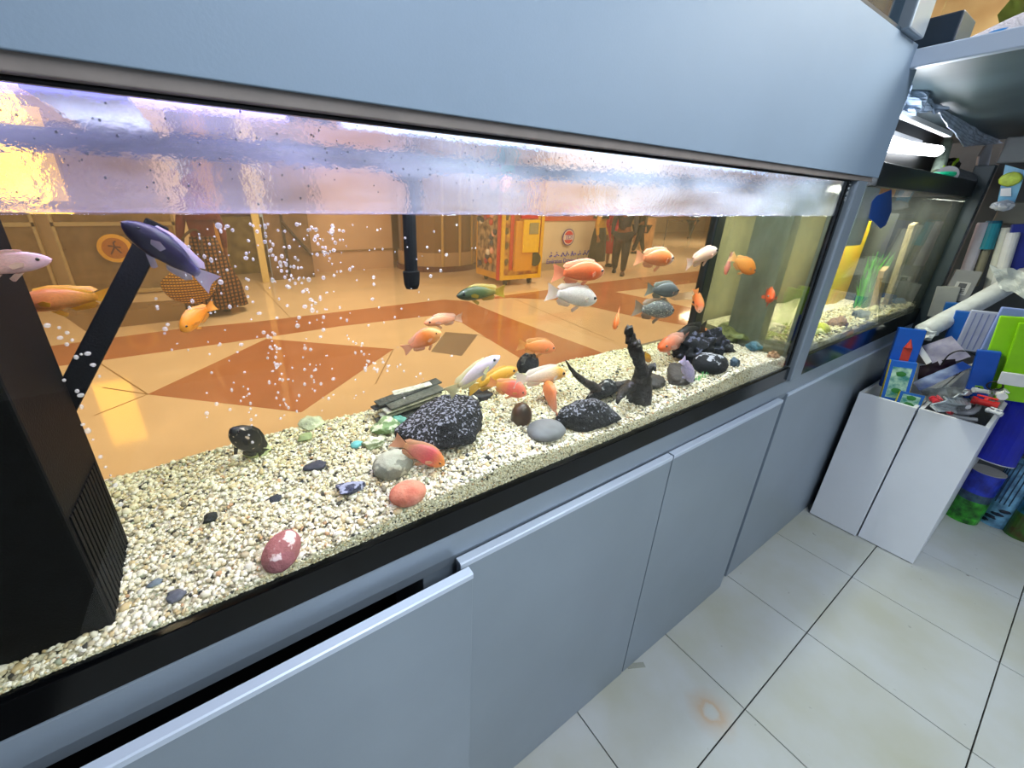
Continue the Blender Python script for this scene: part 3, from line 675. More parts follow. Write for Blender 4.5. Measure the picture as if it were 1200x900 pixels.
lathe(bm, [(r_*.95, -h), (r_*1.2, -h*.75), (r_*1.32, -h*.08), (r_*1.32, 0), (r_, .002)], pb, 16); obj('nozzle', bm, BLACKP, pp)
nt_ = thing('sponge_filter', 'teal sponge filter hung at the back rim on a dark pipe', 'filter', at(580, 200, y=.72))
a = at(300, 172, y=.73); c = at(578, 196, y=.73); bm = B(); cyl(bm, a, c, .009, seg=12); obj('rod', bm, mat('#3c5648', .5), nt_)
c = at(580, 186, y=.72); obj('sponge', blob(c, (.022, .018, .028), 3, .12, 2, 3), mat('#0f7a6a', .8, 0, .2, 40), nt_)
b2 = at(578, 215, y=.72); obj('float', blob(b2, (.008, .008, .014), 2, .05), mat('#e08a70', .5), nt_)
tag(obj('pump_head', blob(at(472, 196, y=.735), (.050, .014, .026), 3, .15, 1.5, 8), mat('#20242c', .5)), 'dark pump head at the back rim above the intake pipe', 'pump')
tag(obj('return_pipe', cyl(B(), at(200, 165, y=.74)+Vector((0, 0, 0)), at(330, 178, y=.74), .008, seg=12), mat('#4a5470', .4)), 'slim grey pipe along the back rim at left', 'pipe')

# bubbles
bb = B(); R_ = random.Random(11)
def bub(px, py, y, r_):
    q = bmesh.ops.create_icosphere(bb, subdivisions=2, radius=r_)
    bmesh.ops.transform(bb, matrix=Matrix.Translation(at(px, py, y=y)) @ Matrix.Diagonal((R_.uniform(.8, 1.3), 1, R_.uniform(.8, 1.5), 1)), verts=q['verts'])
for k in range(250):
    u = R_.random()
    px = R_.triangular(170, 560, 330); py = 262+R_.random()**1.3*230
    if px < 250 and py > 420: py -= 120
    bub(px+(py-380)*-.15, py, R_.uniform(.49, .66), R_.triangular(.0007, .0030, .0010))
for sx, sy, ex, ey, n in ((312, 385, 335, 480, 16), (355, 400, 372, 465, 14), (285, 450, 300, 520, 10), (390, 262, 395, 330, 16), (360, 262, 385, 300, 18), (340, 300, 380, 380, 20), (415, 400, 440, 440, 18), (445, 420, 500, 450, 12), (300, 262, 345, 330, 20), (60, 380, 120, 440, 12), (80, 440, 150, 600, 12), (180, 350, 210, 420, 8)):
    for k in range(n):
        t = k/n; bub(sx+(ex-sx)*t+R_.uniform(-7, 7), sy+(ey-sy)*t+R_.uniform(-6, 6), R_.uniform(.50, .60) if sx > 150 else .465, R_.uniform(.0010, .0023))
m, nt, out = nodes('bubble'); L = nt.links.new
t_ = N(nt, 'ShaderNodeBsdfTransparent'); d_ = N(nt, 'ShaderNodeBsdfPrincipled', Roughness=.08); d_.inputs['Base Color'].default_value = (.95, .93, .95, 1)
mx = N(nt, 'ShaderNodeMixShader'); mx.inputs[0].default_value = .34; L(t_.outputs[0], mx.inputs[1]); L(d_.outputs[0], mx.inputs[2]); L(mx.outputs[0], out.inputs[0])
tag(obj('air_bubbles', bb, m, smooth=True), 'streams of small air bubbles rising through the left half of the tank', 'bubbles', kind='stuff')

# ================================================================= FISH
def fishmat(name, stops, mott=.15, msc=25, spots=None, sheen=.35, alpha=0, axis=0):
    m, nt, out = nodes(name); L = nt.links.new
    b = N(nt, 'ShaderNodeBsdfPrincipled', Roughness=.38); b.inputs['Subsurface Weight'].default_value = .15; b.inputs['Subsurface Scale'].default_value = .006
    tc = N(nt, 'ShaderNodeTexCoord'); s = N(nt, 'ShaderNodeSeparateXYZ'); L(tc.outputs['Generated'], s.inputs[0])
    nz = N(nt, 'ShaderNodeTexNoise', Scale=4.0, Detail=3.0); L(tc.outputs['Generated'], nz.inputs['Vector'])
    ma = N(nt, 'ShaderNodeMath', operation='MULTIPLY_ADD'); L(nz.outputs['Fac'], ma.inputs[0]); ma.inputs[1].default_value = .22
    sb_ = N(nt, 'ShaderNodeMath', operation='SUBTRACT'); L(s.outputs[0], sb_.inputs[0]); sb_.inputs[1].default_value = .11; L(sb_.outputs[0], ma.inputs[2])
    r = N(nt, 'ShaderNodeValToRGB'); cr = r.color_ramp
    while len(cr.elements) < len(stops): cr.elements.new(.5)
    for e, (p_, c_) in zip(cr.elements, stops): e.position = p_; e.color = lin(c_)
    L(ma.outputs[0], r.inputs[0])
    n2 = N(nt, 'ShaderNodeTexNoise', Scale=float(msc), Detail=2.0); L(tc.outputs['Generated'], n2.inputs['Vector'])
    mr = N(nt, 'ShaderNodeMapRange'); mr.inputs['To Min'].default_value = 1-mott; mr.inputs['To Max'].default_value = 1+mott*.6; mr.inputs['From Min'].default_value = .3; mr.inputs['From Max'].default_value = .7
    L(n2.outputs['Fac'], mr.inputs[0]); mu = N(nt, 'ShaderNodeVectorMath', operation='SCALE'); L(r.outputs[0], mu.inputs[0]); L(mr.outputs[0], mu.inputs['Scale'])
    col = mu.outputs[0]
    if spots:
        n3 = N(nt, 'ShaderNodeTexNoise', Scale=spots[1], Detail=1.0); L(tc.outputs['Generated'], n3.inputs['Vector'])
        r3 = N(nt, 'ShaderNodeValToRGB'); r3.color_ramp.elements[0].position = spots[2]; r3.color_ramp.elements[1].position = spots[2]+.05; L(n3.outputs['Fac'], r3.inputs[0])
        mx = N(nt, 'ShaderNodeMixRGB'); L(r3.outputs[0], mx.inputs[0]); L(col, mx.inputs[1]); mx.inputs[2].default_value = lin(spots[0]); col = mx.outputs[0]
    L(col, b.inputs['Base Color'])
    # scale relief
    vo = N(nt, 'ShaderNodeTexVoronoi', Scale=34.0); L(tc.outputs['Generated'], vo.inputs['Vector'])
    bp = N(nt, 'ShaderNodeBump', Strength=.12, Distance=.002); L(vo.outputs['Distance'], bp.inputs['Height']); L(bp.outputs[0], b.inputs['Normal'])
    sh = b.outputs[0]
    if alpha:
        t = N(nt, 'ShaderNodeBsdfTransparent'); mx = N(nt, 'ShaderNodeMixShader'); mx.inputs[0].default_value = alpha; L(sh, mx.inputs[1]); L(t.outputs[0], mx.inputs[2]); sh = mx.outputs[0]
    L(sh, out.inputs[0]); return m
PR = {'slim': ([0, .04, .12, .26, .45, .68, .88, 1], [.015, .08, .15, .215, .235, .185, .105, .085]),
      'mid': ([0, .04, .12, .26, .45, .68, .88, 1], [.02, .09, .175, .245, .27, .215, .12, .09]),
      'deep': ([0, .04, .12, .26, .45, .68, .88, 1], [.03, .15, .30, .44, .48, .38, .19, .12])}
EYEB = mat('#050505', .1); IRISW = mat('#8c7c70', .2); IRISO = mat('#f0a040', .2)
nf = [0]
def fish(label, nose, tail, yn, yt, shape='mid', body=None, fin='#f0a060', fh=1.0, bend=0.0, iris=IRISW, roll=0, finalpha=.25, eye=.019, group=None, mott=.15, spots=None, flip=1):
    nf[0] += 1; P0 = at(*nose, y=yn); P1 = at(*tail, y=yt)
    L0 = (P0-P1).length; hf = {'slim': .12, 'mid': .15, 'deep': .24}[shape]*fh*.8*L0
    for _ in range(60):     # keep fish near the bottom clear of the gravel
        m_ = (P0+P1)/2
        if (min(m_.z-hf-gz(m_.x, m_.y), P0.z-.012-gz(P0.x, P0.y)) > 0) or min(yn, yt) < YG+.03: break
        yn -= .004; yt -= .004; P0 = at(*nose, y=yn); P1 = at(*tail, y=yt)
    X = (P0-P1); Lh = X.length; X.normalize()
    Z = Vector((0, 0, 1)); Z = (Z-X*Z.dot(X)).normalized(); Y = Z.cross(X)
    R = Matrix((X, Y, Z)).transposed().to_4x4() @ Matrix.Rotation(roll, 4, 'X')
    t = thing('fish', label, 'fish', matrix=Matrix.Translation((P0+P1)/2) @ R, group=group)
    bmat = fishmat('fish_skin', body, mott, 22, spots); fm = fishmat('fish_fin', [(0, fin), (1, fin)], .25, 40, None, alpha=finalpha)
    xs, hs = PR[shape]
    def top(tt): return np.interp(tt, xs, hs)*fh*Lh/2
    xb0, xb1 = .5*Lh, -.30*Lh
    def bx(x): u = (.25*Lh-x)/Lh; return bend*Lh*max(0, u)**2
    rings = []; bm = B(); n, sg = 18, 14
    for i in range(n+1):
        tt = (i/n)**1.15; x = xb0+(xb1-xb0)*tt; hh = top(tt); wd = hh*np.interp(tt, [0, .15, .4, .8, 1], [.9, .62, .50, .34, .22])*(.82 if shape == 'deep' else 1.05)
        zc = hh*.12*sin(pi*tt)
        ring = []
        for k in range(sg):
            a = 2*pi*k/sg; ring.append(bm.verts.new((x, wd*cos(a)+bx(x), zc+hh*sin(a)*(1.0 if sin(a) > 0 else .92))))
        rings.append(ring)
    for i in range(n):
        for k in range(sg): bm.faces.new((rings[i][k], rings[i+1][k], rings[i+1][(k+1) % sg], rings[i][(k+1) % sg])).smooth = True
    bm.faces.new(rings[0]); bm.faces.new(rings[-1][::-1])
    bmesh.ops.recalc_face_normals(bm, faces=bm.faces)
    obj('body', bm, bmat, t, local=True)
    def sheet(name, base, outer, th=.0011):
        bm = B(); k = len(base); th = max(th, Lh*.008)
        A = [bm.verts.new((p[0], p[1]+bx(p[0])+th, p[2])) for p in base]; C = [bm.verts.new((p[0], p[1]+bx(p[0])-th, p[2])) for p in base]
        O = [bm.verts.new((p[0], p[1]+bx(p[0])+.0003, p[2])) for p in outer]; O2 = [bm.verts.new((p[0], p[1]+bx(p[0])-.0003, p[2])) for p in outer]
        for i in range(k-1):
            bm.faces.new((A[i], A[i+1], O[i+1], O[i])).smooth = True; bm.faces.new((C[i+1], C[i], O2[i], O2[i+1])).smooth = True; bm.faces.new((O[i], O[i+1], O2[i+1], O2[i]))
        return obj(name, bm, fm, t, local=True)
    def xt(tt): return xb0+(xb1-xb0)*tt
    ts = [.26, .34, .44, .55, .66, .77, .87, .94]
    sheet('dorsal_fin', [(xt(q), 0, top(q)*.9) for q in ts], [(xt(q)-.02*Lh-(.05*Lh if q > .8 else 0), 0, top(q)*(1.0)+Lh*.035*(1+1.2*(i/7))*(.35 if i == 7 else 1)) for i, q in enumerate(ts)])
    ts = [.62, .70, .78, .86, .93]
    sheet('anal_fin', [(xt(q), 0, -top(q)*.85) for q in ts], [(xt(q)-.04*Lh, 0, -top(q)*.95-Lh*.05*(.5+i*.3)*(.35 if i == 4 else 1)) for i, q in enumerate(ts)])
    hp_ = top(1.0); k = 9
    base = [(xb1+.02*Lh, 0, hp_*(1-2*i/(k-1))) for i in range(k)]
    th_ = .13*Lh*(1.15 if shape == 'deep' else .95)
    outer = [(-.5*Lh+.035*Lh*(1-abs(1-2*i/(k-1))**1.5), 0, th_*(1-2*i/(k-1))) for i in range(k)]
    sheet('tail_fin', base, outer)
    sheet('pelvic_fin', [(xt(.38), 0, -top(.38)*.85), (xt(.43), 0, -top(.43)*.85), (xt(.48), 0, -top(.48)*.8)], [(xt(.52), 0, -top(.4)*.95-.075*Lh), (xt(.55), 0, -top(.4)-.06*Lh), (xt(.57), 0, -top(.45)-.02*Lh)])
    for s in (-1, 1):
        tt = .30; w0 = top(tt)*.55; bm = B()
        pts = [(xt(tt), s*w0, .006*Lh), (xt(tt)-.06*Lh, s*(w0+.03*Lh), .03*Lh), (xt(tt)-.13*Lh, s*(w0+.05*Lh), .0), (xt(tt)-.11*Lh, s*(w0+.04*Lh), -.05*Lh), (xt(tt)-.02*Lh, s*w0, -.035*Lh)]
        prism(bm, pts, (0, s*.0008, 0)); obj('pectoral_fin', bm, fm, t, local=True)
        te = .14; hh = top(te); we = hh*(.62*.82 if shape == 'deep' else .62*1.05)*.93
        e = B(); bmesh.ops.create_icosphere(e, subdivisions=2, radius=eye*Lh*1.25); bmesh.ops.transform(e, matrix=Matrix.Translation((xt(te), s*we, hh*.30)), verts=e.verts)
        eo = obj('eye', e, iris, t, local=True, smooth=True)
        e = B(); bmesh.ops.create_icosphere(e, subdivisions=2, radius=eye*Lh*.95); bmesh.ops.transform(e, matrix=Matrix.Translation((xt(te), s*(we+eye*Lh*.85), hh*.30)) @ Matrix.Diagonal((1, .6, 1, 1)), verts=e.verts)
        obj('pupil', e, EYEB, eo, local=True, smooth=True)
    # mouth
    e = B(); bmesh.ops.create_icosphere(e, subdivisions=1, radius=.012*Lh)
    bmesh.ops.transform(e, matrix=Matrix.Translation((.497*Lh, 0, -.004*Lh)) @ Matrix.Diagonal((1, 1.6, .5, 1)), verts=e.verts)
    obj('mouth', e, mat('#7a4a40', .6), t, local=True)
    return t
OR = [(0, '#f0a878'), (.5, '#ea7a48'), (1, '#f08a58')]
fish('large violet-blue cichlid with a pale tail swimming at the waterline', (142, 260), (252, 334), .53, .56, 'slim', [(0, '#8a86a8'), (.10, '#4c4478'), (.25, '#241a4c'), (1, '#1e1640')], '#b4acc8', fh=1.3, iris=EYEB, mott=.3, eye=.011)
fish('pale pinkish fish cut off by the left edge, nearest the glass', (61, 304), (-75, 322), .470, .468, 'slim', [(0, '#e8b0a0'), (.7, '#e0b4c0'), (1, '#d8b0d0')], '#e0b8b0', fh=1.15)
fish('orange fish with yellow tail half hidden behind the black box', (15, 358), (138, 345), .66, .66, 'slim', [(0, '#f0a830'), (.3, '#e89848'), (1, '#e08050')], '#f4b030', fh=1.3, finalpha=.05)
fish('small bright orange parrot fish facing down left beside the strut', (212, 388), (247, 356), .58, .62, 'deep', [(0, '#f08a20'), (1, '#f29a28')], '#f2a040', fh=.95, bend=.2)
fish('black fish with pale spots hovering over the gravel edge', (270, 502), (317, 538), .66, .67, 'deep', [(0, '#1c1d14'), (1, '#0a0b0a')], '#14150f', fh=.95, bend=-.3, iris=EYEB, finalpha=.05, spots=('#c8b8a0', 5.5, .66))
fish('plump orange fish facing right, centre of the tank', (517, 389), (472, 411), .585, .61, 'deep', [(0, '#f0a080'), (.55, '#f08a3c'), (1, '#f4b070')], '#e8a884', fh=.95, iris=IRISO)
fish('pale orange fish facing left behind the plump orange one', (497, 379), (542, 372), .68, .68, 'mid', [(0, '#e8a480'), (1, '#e8986c')], '#e8b898', fh=1.0)
fish('long orange fish facing right below the blue sign lettering', (707, 319), (647, 320), .58, .58, 'mid', [(0, '#e87848'), (.8, '#ee7038'), (1, '#f4b090')], '#ec9068', fh=1.12)
fish('white fish facing right below the long orange fish', (698, 352), (640, 342), .58, .58, 'mid', [(0, '#d8ccc4'), (1, '#dcd4d0')], '#d8ccc0', fh=1.15, finalpha=.4, iris=EYEB)
fish('dark green fish with yellow belly facing left at mid tank', (535, 347), (592, 341), .67, .67, 'mid', [(0, '#8c7c38'), (.35, '#4c5830'), (1, '#2e3a2a')], '#a08828', fh=.95, mott=.35, iris=EYEB)
fish('white lilac fish with yellow tail pointing up right', (586, 417), (524, 462), .565, .59, 'slim', [(0, '#e4dc9a'), (.2, '#e0d0d4'), (1, '#dcd4e8')], '#e0dcae', fh=1.05, iris=EYEB)
fish('dull yellow fish behind the white lilac fish', (606, 432), (548, 458), .66, .66, 'mid', [(0, '#c89c28'), (1, '#c8983c')], '#cca030', fh=1.0)
fish('red-orange parrot fish above the round black-brown stone', (617, 462), (572, 447), .59, .64, 'deep', [(0, '#e0b050'), (.4, '#ea6a5a'), (1, '#ec8468')], '#eca060', fh=1.0)
fish('cream fish with yellow-orange head facing right', (663, 437), (603, 446), .60, .60, 'slim', [(0, '#e8d8d0'), (.55, '#eecfb0'), (.8, '#f0b040'), (1, '#f0c090')], '#e8dcd0', fh=1.15)
fish('orange parrot fish seen from behind, left of the long lava rock', (640, 446), (652, 490), .64, .58, 'deep', [(0, '#dc9878'), (.5, '#e88a58'), (1, '#ec9048')], '#e4a080', fh=1.25, iris=IRISO)
fish('faint orange-red fish near the back glass above the cream fish', (650, 409), (606, 404), .71, .71, 'mid', [(0, '#d88840'), (1, '#e08058')], '#d89a50', fh=1.15, finalpha=.5)
fish('pink-red parrot fish with orange face in front of the largest lava rock', (521, 545), (460, 515), .535, .575, 'deep', [(0, '#e0b078'), (.25, '#e08a80'), (.6, '#dc5f68'), (.85, '#e8884c'), (1, '#ec9a30')], '#e4ac84', fh=.82, iris=IRISO)
fish('orange fish with white mouth facing right under the standing people', (788, 304), (744, 302), .60, .60, 'mid', [(0, '#e89060'), (.75, '#ea8038'), (.97, '#f0e0d8'), (1, '#f8f0ec')], '#e8a070', fh=1.1)
fish('pale pink fish facing up right near the far corner', (840, 293), (804, 310), .60, .60, 'mid', [(0, '#e8b890'), (1, '#eec8b8')], '#ecc8b0', fh=1.05, iris=EYEB)
fish('golden orange fish facing right at the dark rear corner', (884, 320), (856, 300), .58, .62, 'deep', [(0, '#e8a050'), (1, '#ec8820')], '#e8a860', fh=.9)
fish('pink tail-up fish beside the golden orange fish', (850, 322), (858, 295), .66, .66, 'mid', [(0, '#e8a088'), (1, '#ec9078')], '#eaa890', fh=1.2)
fish('tiny red-orange fish seen head-on by the end pane', (905, 350), (897, 344), .49, .56, 'deep', [(0, '#e85a28'), (1, '#ee5c24')], '#e87040', fh=.65)
fish('small blue-grey fish facing right, upper of the grey pair', (794, 342), (757, 339), .59, .59, 'mid', [(0, '#6c706c'), (1, '#50565a')], '#6c7468', fh=1.1, mott=.35, iris=EYEB)
fish('dotted grey fish facing right, lower of the grey pair', (788, 365), (742, 361), .59, .59, 'mid', [(0, '#80807a'), (1, '#50585c')], '#8c7c68', fh=1.1, mott=.5, iris=EYEB, spots=('#c0c0b4', 16, .6))
fish('orange and white fish diving head-down right of the grey pair', (820, 367), (815, 338), .585, .61, 'mid', [(0, '#ee7c28'), (.6, '#ec8050'), (1, '#f4c8b0')], '#ee9850', fh=1.35, iris=IRISO)
fish('slim orange fish diving head-down left of the dotted grey fish', (720, 386), (727, 358), .57, .59, 'slim', [(0, '#f09a60'), (1, '#ee7a34')], '#ee9a60', fh=1.5)
fish('dark grey fish lying over the right rock pile', (788, 400), (828, 382), .61, .62, 'slim', [(0, '#1e1e1c'), (1, '#3a3a38')], '#2c2a28', fh=1.2, iris=EYEB)
fish('orange-headed pinkish fish facing left in front of the rock pile', (772, 408), (806, 396), .585, .60, 'mid', [(0, '#ecb8a8'), (.5, '#ec9a80'), (1, '#ee6c28')], '#ecb4a0', fh=1.15)
fish('orange fish tail-on above the knobbly black rock', (822, 383), (832, 403), .64, .60, 'deep', [(0, '#e89850'), (1, '#e8903c')], '#e8a050', fh=.9)
fish('striped lilac fish nosing down into the gravel', (811, 448), (799, 420), .495, .505, 'slim', [(0, '#a8a0c8'), (1, '#b4acd4')], '#b8b0d4', fh=1.4, mott=.4, iris=EYEB, finalpha=.1)
fish('yellow-brown fish hidden behind the gnarled driftwood stump', (762, 424), (751, 412), .64, .65, 'mid', [(0, '#b8902c'), (1, '#c08a20')], '#b88c28', fh=1.5)

# ================================================================= SECOND TANK
a2 = thing('second_aquarium', 'smaller glass tank right of the post with grass plants and yellow board', 'aquarium', (2.2, .6, ZF))
X2, X3 = 1.545, 2.86
obj('front_glass', mkbox((X2, YG-.006, ZF), (X3, YG, 1.475), 0), glassy('g2', (.96, .97, .95), 1.2, .05, '#a0a8a0'), a2)
obj('base_trim', mkbox((X2, YG-.012, ZF), (X3+.02, YG+.002, .966), .001), BLACK, a2)
obj('top_trim', mkbox((X2+.09, YG-.014, 1.472), (X3+.02, YG+.01, 1.535), .002), mat('#1a1d20', .3), a2, label='black plastic rim across the tank top')
obj('corner_silicone', mkbox((X2, YG-.008, ZF), (X2+.012, YG+.004, 1.475), 0), BLACK, a2)
obj('end_glass', mkbox((X3, YG-.006, ZF), (X3+.006, .80, 1.475), 0), glassy('g3', (.5, .55, .5), 1.4, .2, '#3c4440'), a2)
obj('back_panel', mkbox((X2, .80, ZF), (X3, .81, 1.475), 0), mat('#64665a', .6, 0, .25, 3, c2='#868068'), a2, label='stained back pane')
obj('black_end', mkbox((2.62, .58, ZF), (X3, .79, 1.40), 0), mat('#151c1a', .5, 0, .4, 8), a2)
obj('water', mkbox((X2+.012, YG+.003, .96), (X3-.005, .79, 1.385), 0), glassy('w2', (.98, .98, .93), 1.1), a2)
obj('grey_panel', mkbox((1.70, .47, 1.30), (1.83, .475, 1.475), 0), mat('#7a8c94', .5), a2)
bm = B()
for i in range(41):
    for j in range(13):
        x = X2+.012+(X3-X2-.03)*i/40; y = YG+.004+.33*j/12
        bm.verts.new((x, y, .985+.012*mnoise.noise(Vector((x*9, y*9, 4)))+.01*(j/12)))
bm.verts.ensure_lookup_table()
for i in range(40):
    for j in range(12): bm.faces.new((bm.verts[i*13+j], bm.verts[(i+1)*13+j], bm.verts[(i+1)*13+j+1], bm.verts[i*13+j+1])).smooth = True
for i in range(40):
    p_, q_ = bm.verts[i*13].co, bm.verts[(i+1)*13].co; v1, v2 = bm.verts[i*13], bm.verts[(i+1)*13]
    u1 = bm.verts.new((p_.x, p_.y, .95)); u2 = bm.verts.new((q_.x, q_.y, .95)); bm.verts.ensure_lookup_table(); bm.faces.new((u1, u2, v2, v1))
g2 = tag(obj('gravel', bm, GBED), 'pale gravel bed in the second tank', 'gravel', kind='stuff')
n = 3500; X = ids.uniform(X2+.02, X3-.03, n); Y = ids.uniform(YG+.006, .60, n)
g2g = grains('gravel_grains', np.stack([X, Y, .985+.012*ids.rand(n)+.003], 1), ids.uniform(.003, .007, n), np.clip(pal[ids.choice(len(pal), n, p=pw)]*np.array([.95, .97, .75]), 0, 1), g2, ids)
# yellow board, wood slats, plants, rocks
def vbox(name, label, cat, pa, pb, x0, wpx, th, material, face=(-.8, -.6, 0), parent=None, x1=None, y=None):
    a = at(*pa, x=x0) if y is None else at(*pa, y=y); c = at(*pb, x=(x1 or x0)) if y is None else at(*pb, y=y)
    M = frame_from(a, c, face); ww = wid(a, wpx)
    bm = B(); box(bm, (-ww/2, -th, 0), (ww/2, 0, (c-a).length), min(.003, th/4), M)
    o = obj(name, bm, material, parent)
    if parent is None: tag(o, label, cat)
    return o, M, ww, (c-a).length
yy = .66
vbox('yellow_board', 'bright yellow board leaning inside the second tank', 'board', (979, 386), (1002, 276), 0, 74, .01, mat('#ecdc10', .4, 0, .2, 8, c2='#e8b020'), (0, -1, 0), y=yy)
vbox('orange_panel', 'orange-tan strip beside the post inside the second tank', 'panel', (955, 372), (985, 290), 0, 16, .006, mat('#c87a30', .5, 0, .3, 10), (0, -1, 0), y=yy+.02)
for i, (pa, pb, wx, cc, lb) in enumerate([((1030, 392), (1075, 262), 12, '#a89a70', 'pale wooden slat, left of the pair in the second tank'), ((1048, 385), (1102, 250), 14, '#b08850', 'tan wooden slat, right of the pair in the second tank'), ((1022, 382), (1040, 315), 12, '#a08040', 'short brown wooden stick behind the right grass plant'), ((1062, 376), (1108, 262), 12, '#6c706a', 'grey pipe at the right end of the second tank')]):
    vbox('wood_slat' if i < 3 else 'grey_pipe', lb, 'slat' if i < 3 else 'pipe', pa, pb, 0, wx, .02, mat(cc, .6, 0, .25, 30, .3, 80, stretch=(8, 8, 1)), (0, -1, 0), y=.50+.02*(i % 2))
def grass(label, px, py, hpx, wpx, y, col, nb, seed):
    r = random.Random(seed); base = at(px, py, y=y); t = thing('grass_plant', label, 'plant', base)
    for k in range(nb):
        q = base+Vector((r.uniform(-1, 1)*wid(base, wpx)*.35, r.uniform(-.02, .02), 0)); h_ = wid(base, hpx)*r.uniform(.5, 1.0); dx = r.uniform(-.35, .35)*h_
        bm = B(); pts = [q, q+Vector((dx*.15, 0, h_*.4)), q+Vector((dx*.5, 0, h_*.75)), q+Vector((dx, r.uniform(-.01, .01), h_))]
        tube(bm, pts, [.0036, .0040, .0030, .0008], 4); obj('blade', bm, mat(col[k % len(col)], .5), t)
grass('tall bright green grass plant left in the second tank', 1003, 375, 78, 30, .56, ['#2f9a10', '#4cc020', '#1c7820'], 70, 1)
grass('bright green grass plant right in the second tank', 1040, 370, 66, 30, .56, ['#5cb010', '#38981c', '#88cc20'], 60, 2)
grass('low teal plant clump at the foot of the left grass', 1006, 392, 30, 28, .53, ['#1c6c6c', '#20808a'], 22, 3)
for i, (px, py, a_, b_, c_, lb) in enumerate([(960, 388, 26, 16, '#a8b020', 'yellow-green mossy stone at the left of the second tank'), (975, 398, 24, 16, '#8a6a50', 'brown stone at the front left of the second tank'), (1000, 392, 22, 14, '#4a5860', 'dark slate stone in the middle of the second tank'), (1015, 388, 14, 14, '#c8c490', 'cream stone in the middle of the second tank'), (1050, 362, 16, 12, '#3c5a78', 'blue-grey stone at the right of the second tank'), (952, 402, 22, 12, '#b8c080', 'pale green stone against the post in the second tank')]):
    c = at(px, py, y=.49); s = wid(c, a_)/2; h_ = wid(c, b_)/2; c.z = .99+h_*.4
    tag(obj('stone', blob(c, (s, s*.7, h_), 3, .3, 1.5, 50+i), mat(c_, .8, 0, .3, 60, .5), smooth=True), lb, 'stone')
# blue sticker
pts = [(1045, 222), (1036, 226), (1028, 229), (1022, 236), (1020, 247), (1018, 255), (1025, 261), (1032, 268), (1038, 264), (1042, 255), (1045, 247)]
bm = B(); prism(bm, [at(*q, y=YG-.0075) for q in pts], (0, .0008, 0))
tag(obj('blue_sticker', bm, mat('#123f86', .35)), 'dark blue fish-shaped sticker on the upper glass of the second tank', 'sticker')

# things on top of the second tank
def on(px, py, y=.50): return at(px, py, y=y)
t = thing('lamp_fixture', 'glowing white strip lamp beyond the end of the fascia panel', 'lamp', on(1070, 172, .52))
bm = B(); cyl(bm, at(1035, 170, y=.52), at(1098, 177, y=.52), wid(at(1070, 172, y=.52), 6.5), seg=14); obj('lamp_tube', bm, mat('#f4f8ff', .4, emit=9.0), t, smooth=True)
bm = B(); box(bm, (1.66, .51, ZU-.10), (2.25, .53, ZU-.085), .002); obj('bracket', bm, WPLAS, t)
o = tag(obj('riser_pipe', cyl(B(), at(1098, 203, y=.50), at(1110, 166, y=.54), .020, .017), mat('#93a394', .4, 0, .3, 30), smooth=False), 'grey-green upright pipe standing on the second tank', 'pipe')
o = thing('grey_canister', 'grey canister lying on the rim of the second tank', 'canister', on(1125, 210))
bm = B(); cyl(bm, at(1108, 206, y=.47), at(1136, 214, y=.47), .036, seg=20); obj('canister_body', bm, mat('#6b6d74', .4), o)
bm = B(); cyl(bm, at(1136, 214, y=.47), at(1146, 217, y=.47), .036, .030, seg=20); obj('canister_cap', bm, mat('#2c343c', .4), o)
tag(obj('jar_cap', lathe(B(), [(.034, 0), (.038, .006), (.036, .014), (.028, .016)], at(1103, 207, y=.46), 20), mat('#12c08a', .35)), 'small bright green lid on the rim of the second tank', 'lid')
pl = thing('leafy_plant', 'small yellow-green leafy plant beside the riser pipe', 'plant', on(1115, 200))
for k, (px, py, s_) in enumerate(((1118, 192, .022), (1106, 197, .018), (1122, 188, .016), (1112, 202, .016))):
    q = at(px, py, y=.49); obj('leaf', blob(q, (s_, .004, s_*.6), 2, .2, 2, k), mat('#9cc81c', .5), pl, smooth=True)
bm = blob(at(1112, 195, y=.53), (.04, .03, .035), 3, .3, 2, 5); tag(obj('dark_pot', bm, mat('#12150f', .6)), 'dark pot behind the yellow-green leaves', 'pot')
def crumple(name, label, cat, pts, x, m, amp=.012, th=.004, seg=14, y=None):
    P = [at(*q, x=x) if y is None else at(*q, y=y) for q in pts]   # four corners
    bm = B(); g = []
    for i in range(seg+1):
        row = []
        for j in range(seg+1):
            u, v = i/seg, j/seg; p_ = (P[0]*(1-u)+P[1]*u)*(1-v)+(P[3]*(1-u)+P[2]*u)*v
            nrm = (P[1]-P[0]).cross(P[3]-P[0]).normalized()
            ex = Vector((0, 0, 0)) if 0 < i < seg and 0 < j < seg else Vector((0, .3, 1))*amp*.5*mnoise.noise(p_*30)
            row.append(bm.verts.new(p_+nrm*amp*mnoise.turbulence(p_*11, 3, False)+ex))
        g.append(row)
    for i in range(seg):
        for j in range(seg): bm.faces.new((g[i][j], g[i+1][j], g[i+1][j+1], g[i][j+1]))
    o = obj(name, bm, m); sm = o.modifiers.new('thick', 'SOLIDIFY'); sm.thickness = th
    return tag(o, label, cat)
FOIL = mat('#b4c2da', .25, 0, .15, 20)
crumple('plastic_bag', 'crumpled clear plastic bag stuffed under the corner shelf', 'bag', [(1052, 92), (1098, 88), (1102, 130), (1050, 136)], 0, mat('#a8bcd8', .15, 0, .3, 30, trans=.15), .03, y=.47)
crumple('foil_sheet', 'silver reflective sheet hanging below the corner shelf', 'sheet', [(1078, 106), (1112, 118), (1174, 168), (1128, 172)], 0, FOIL, .008, y=.49)
vbox('steel_plate', 'grey steel plate standing at the right end of the second tank', 'plate', (1150, 210), (1158, 168), 0, 34, .01, mat('#a8b0c0', .3, .1, .1, 10), (0, -1, 0), y=.50)
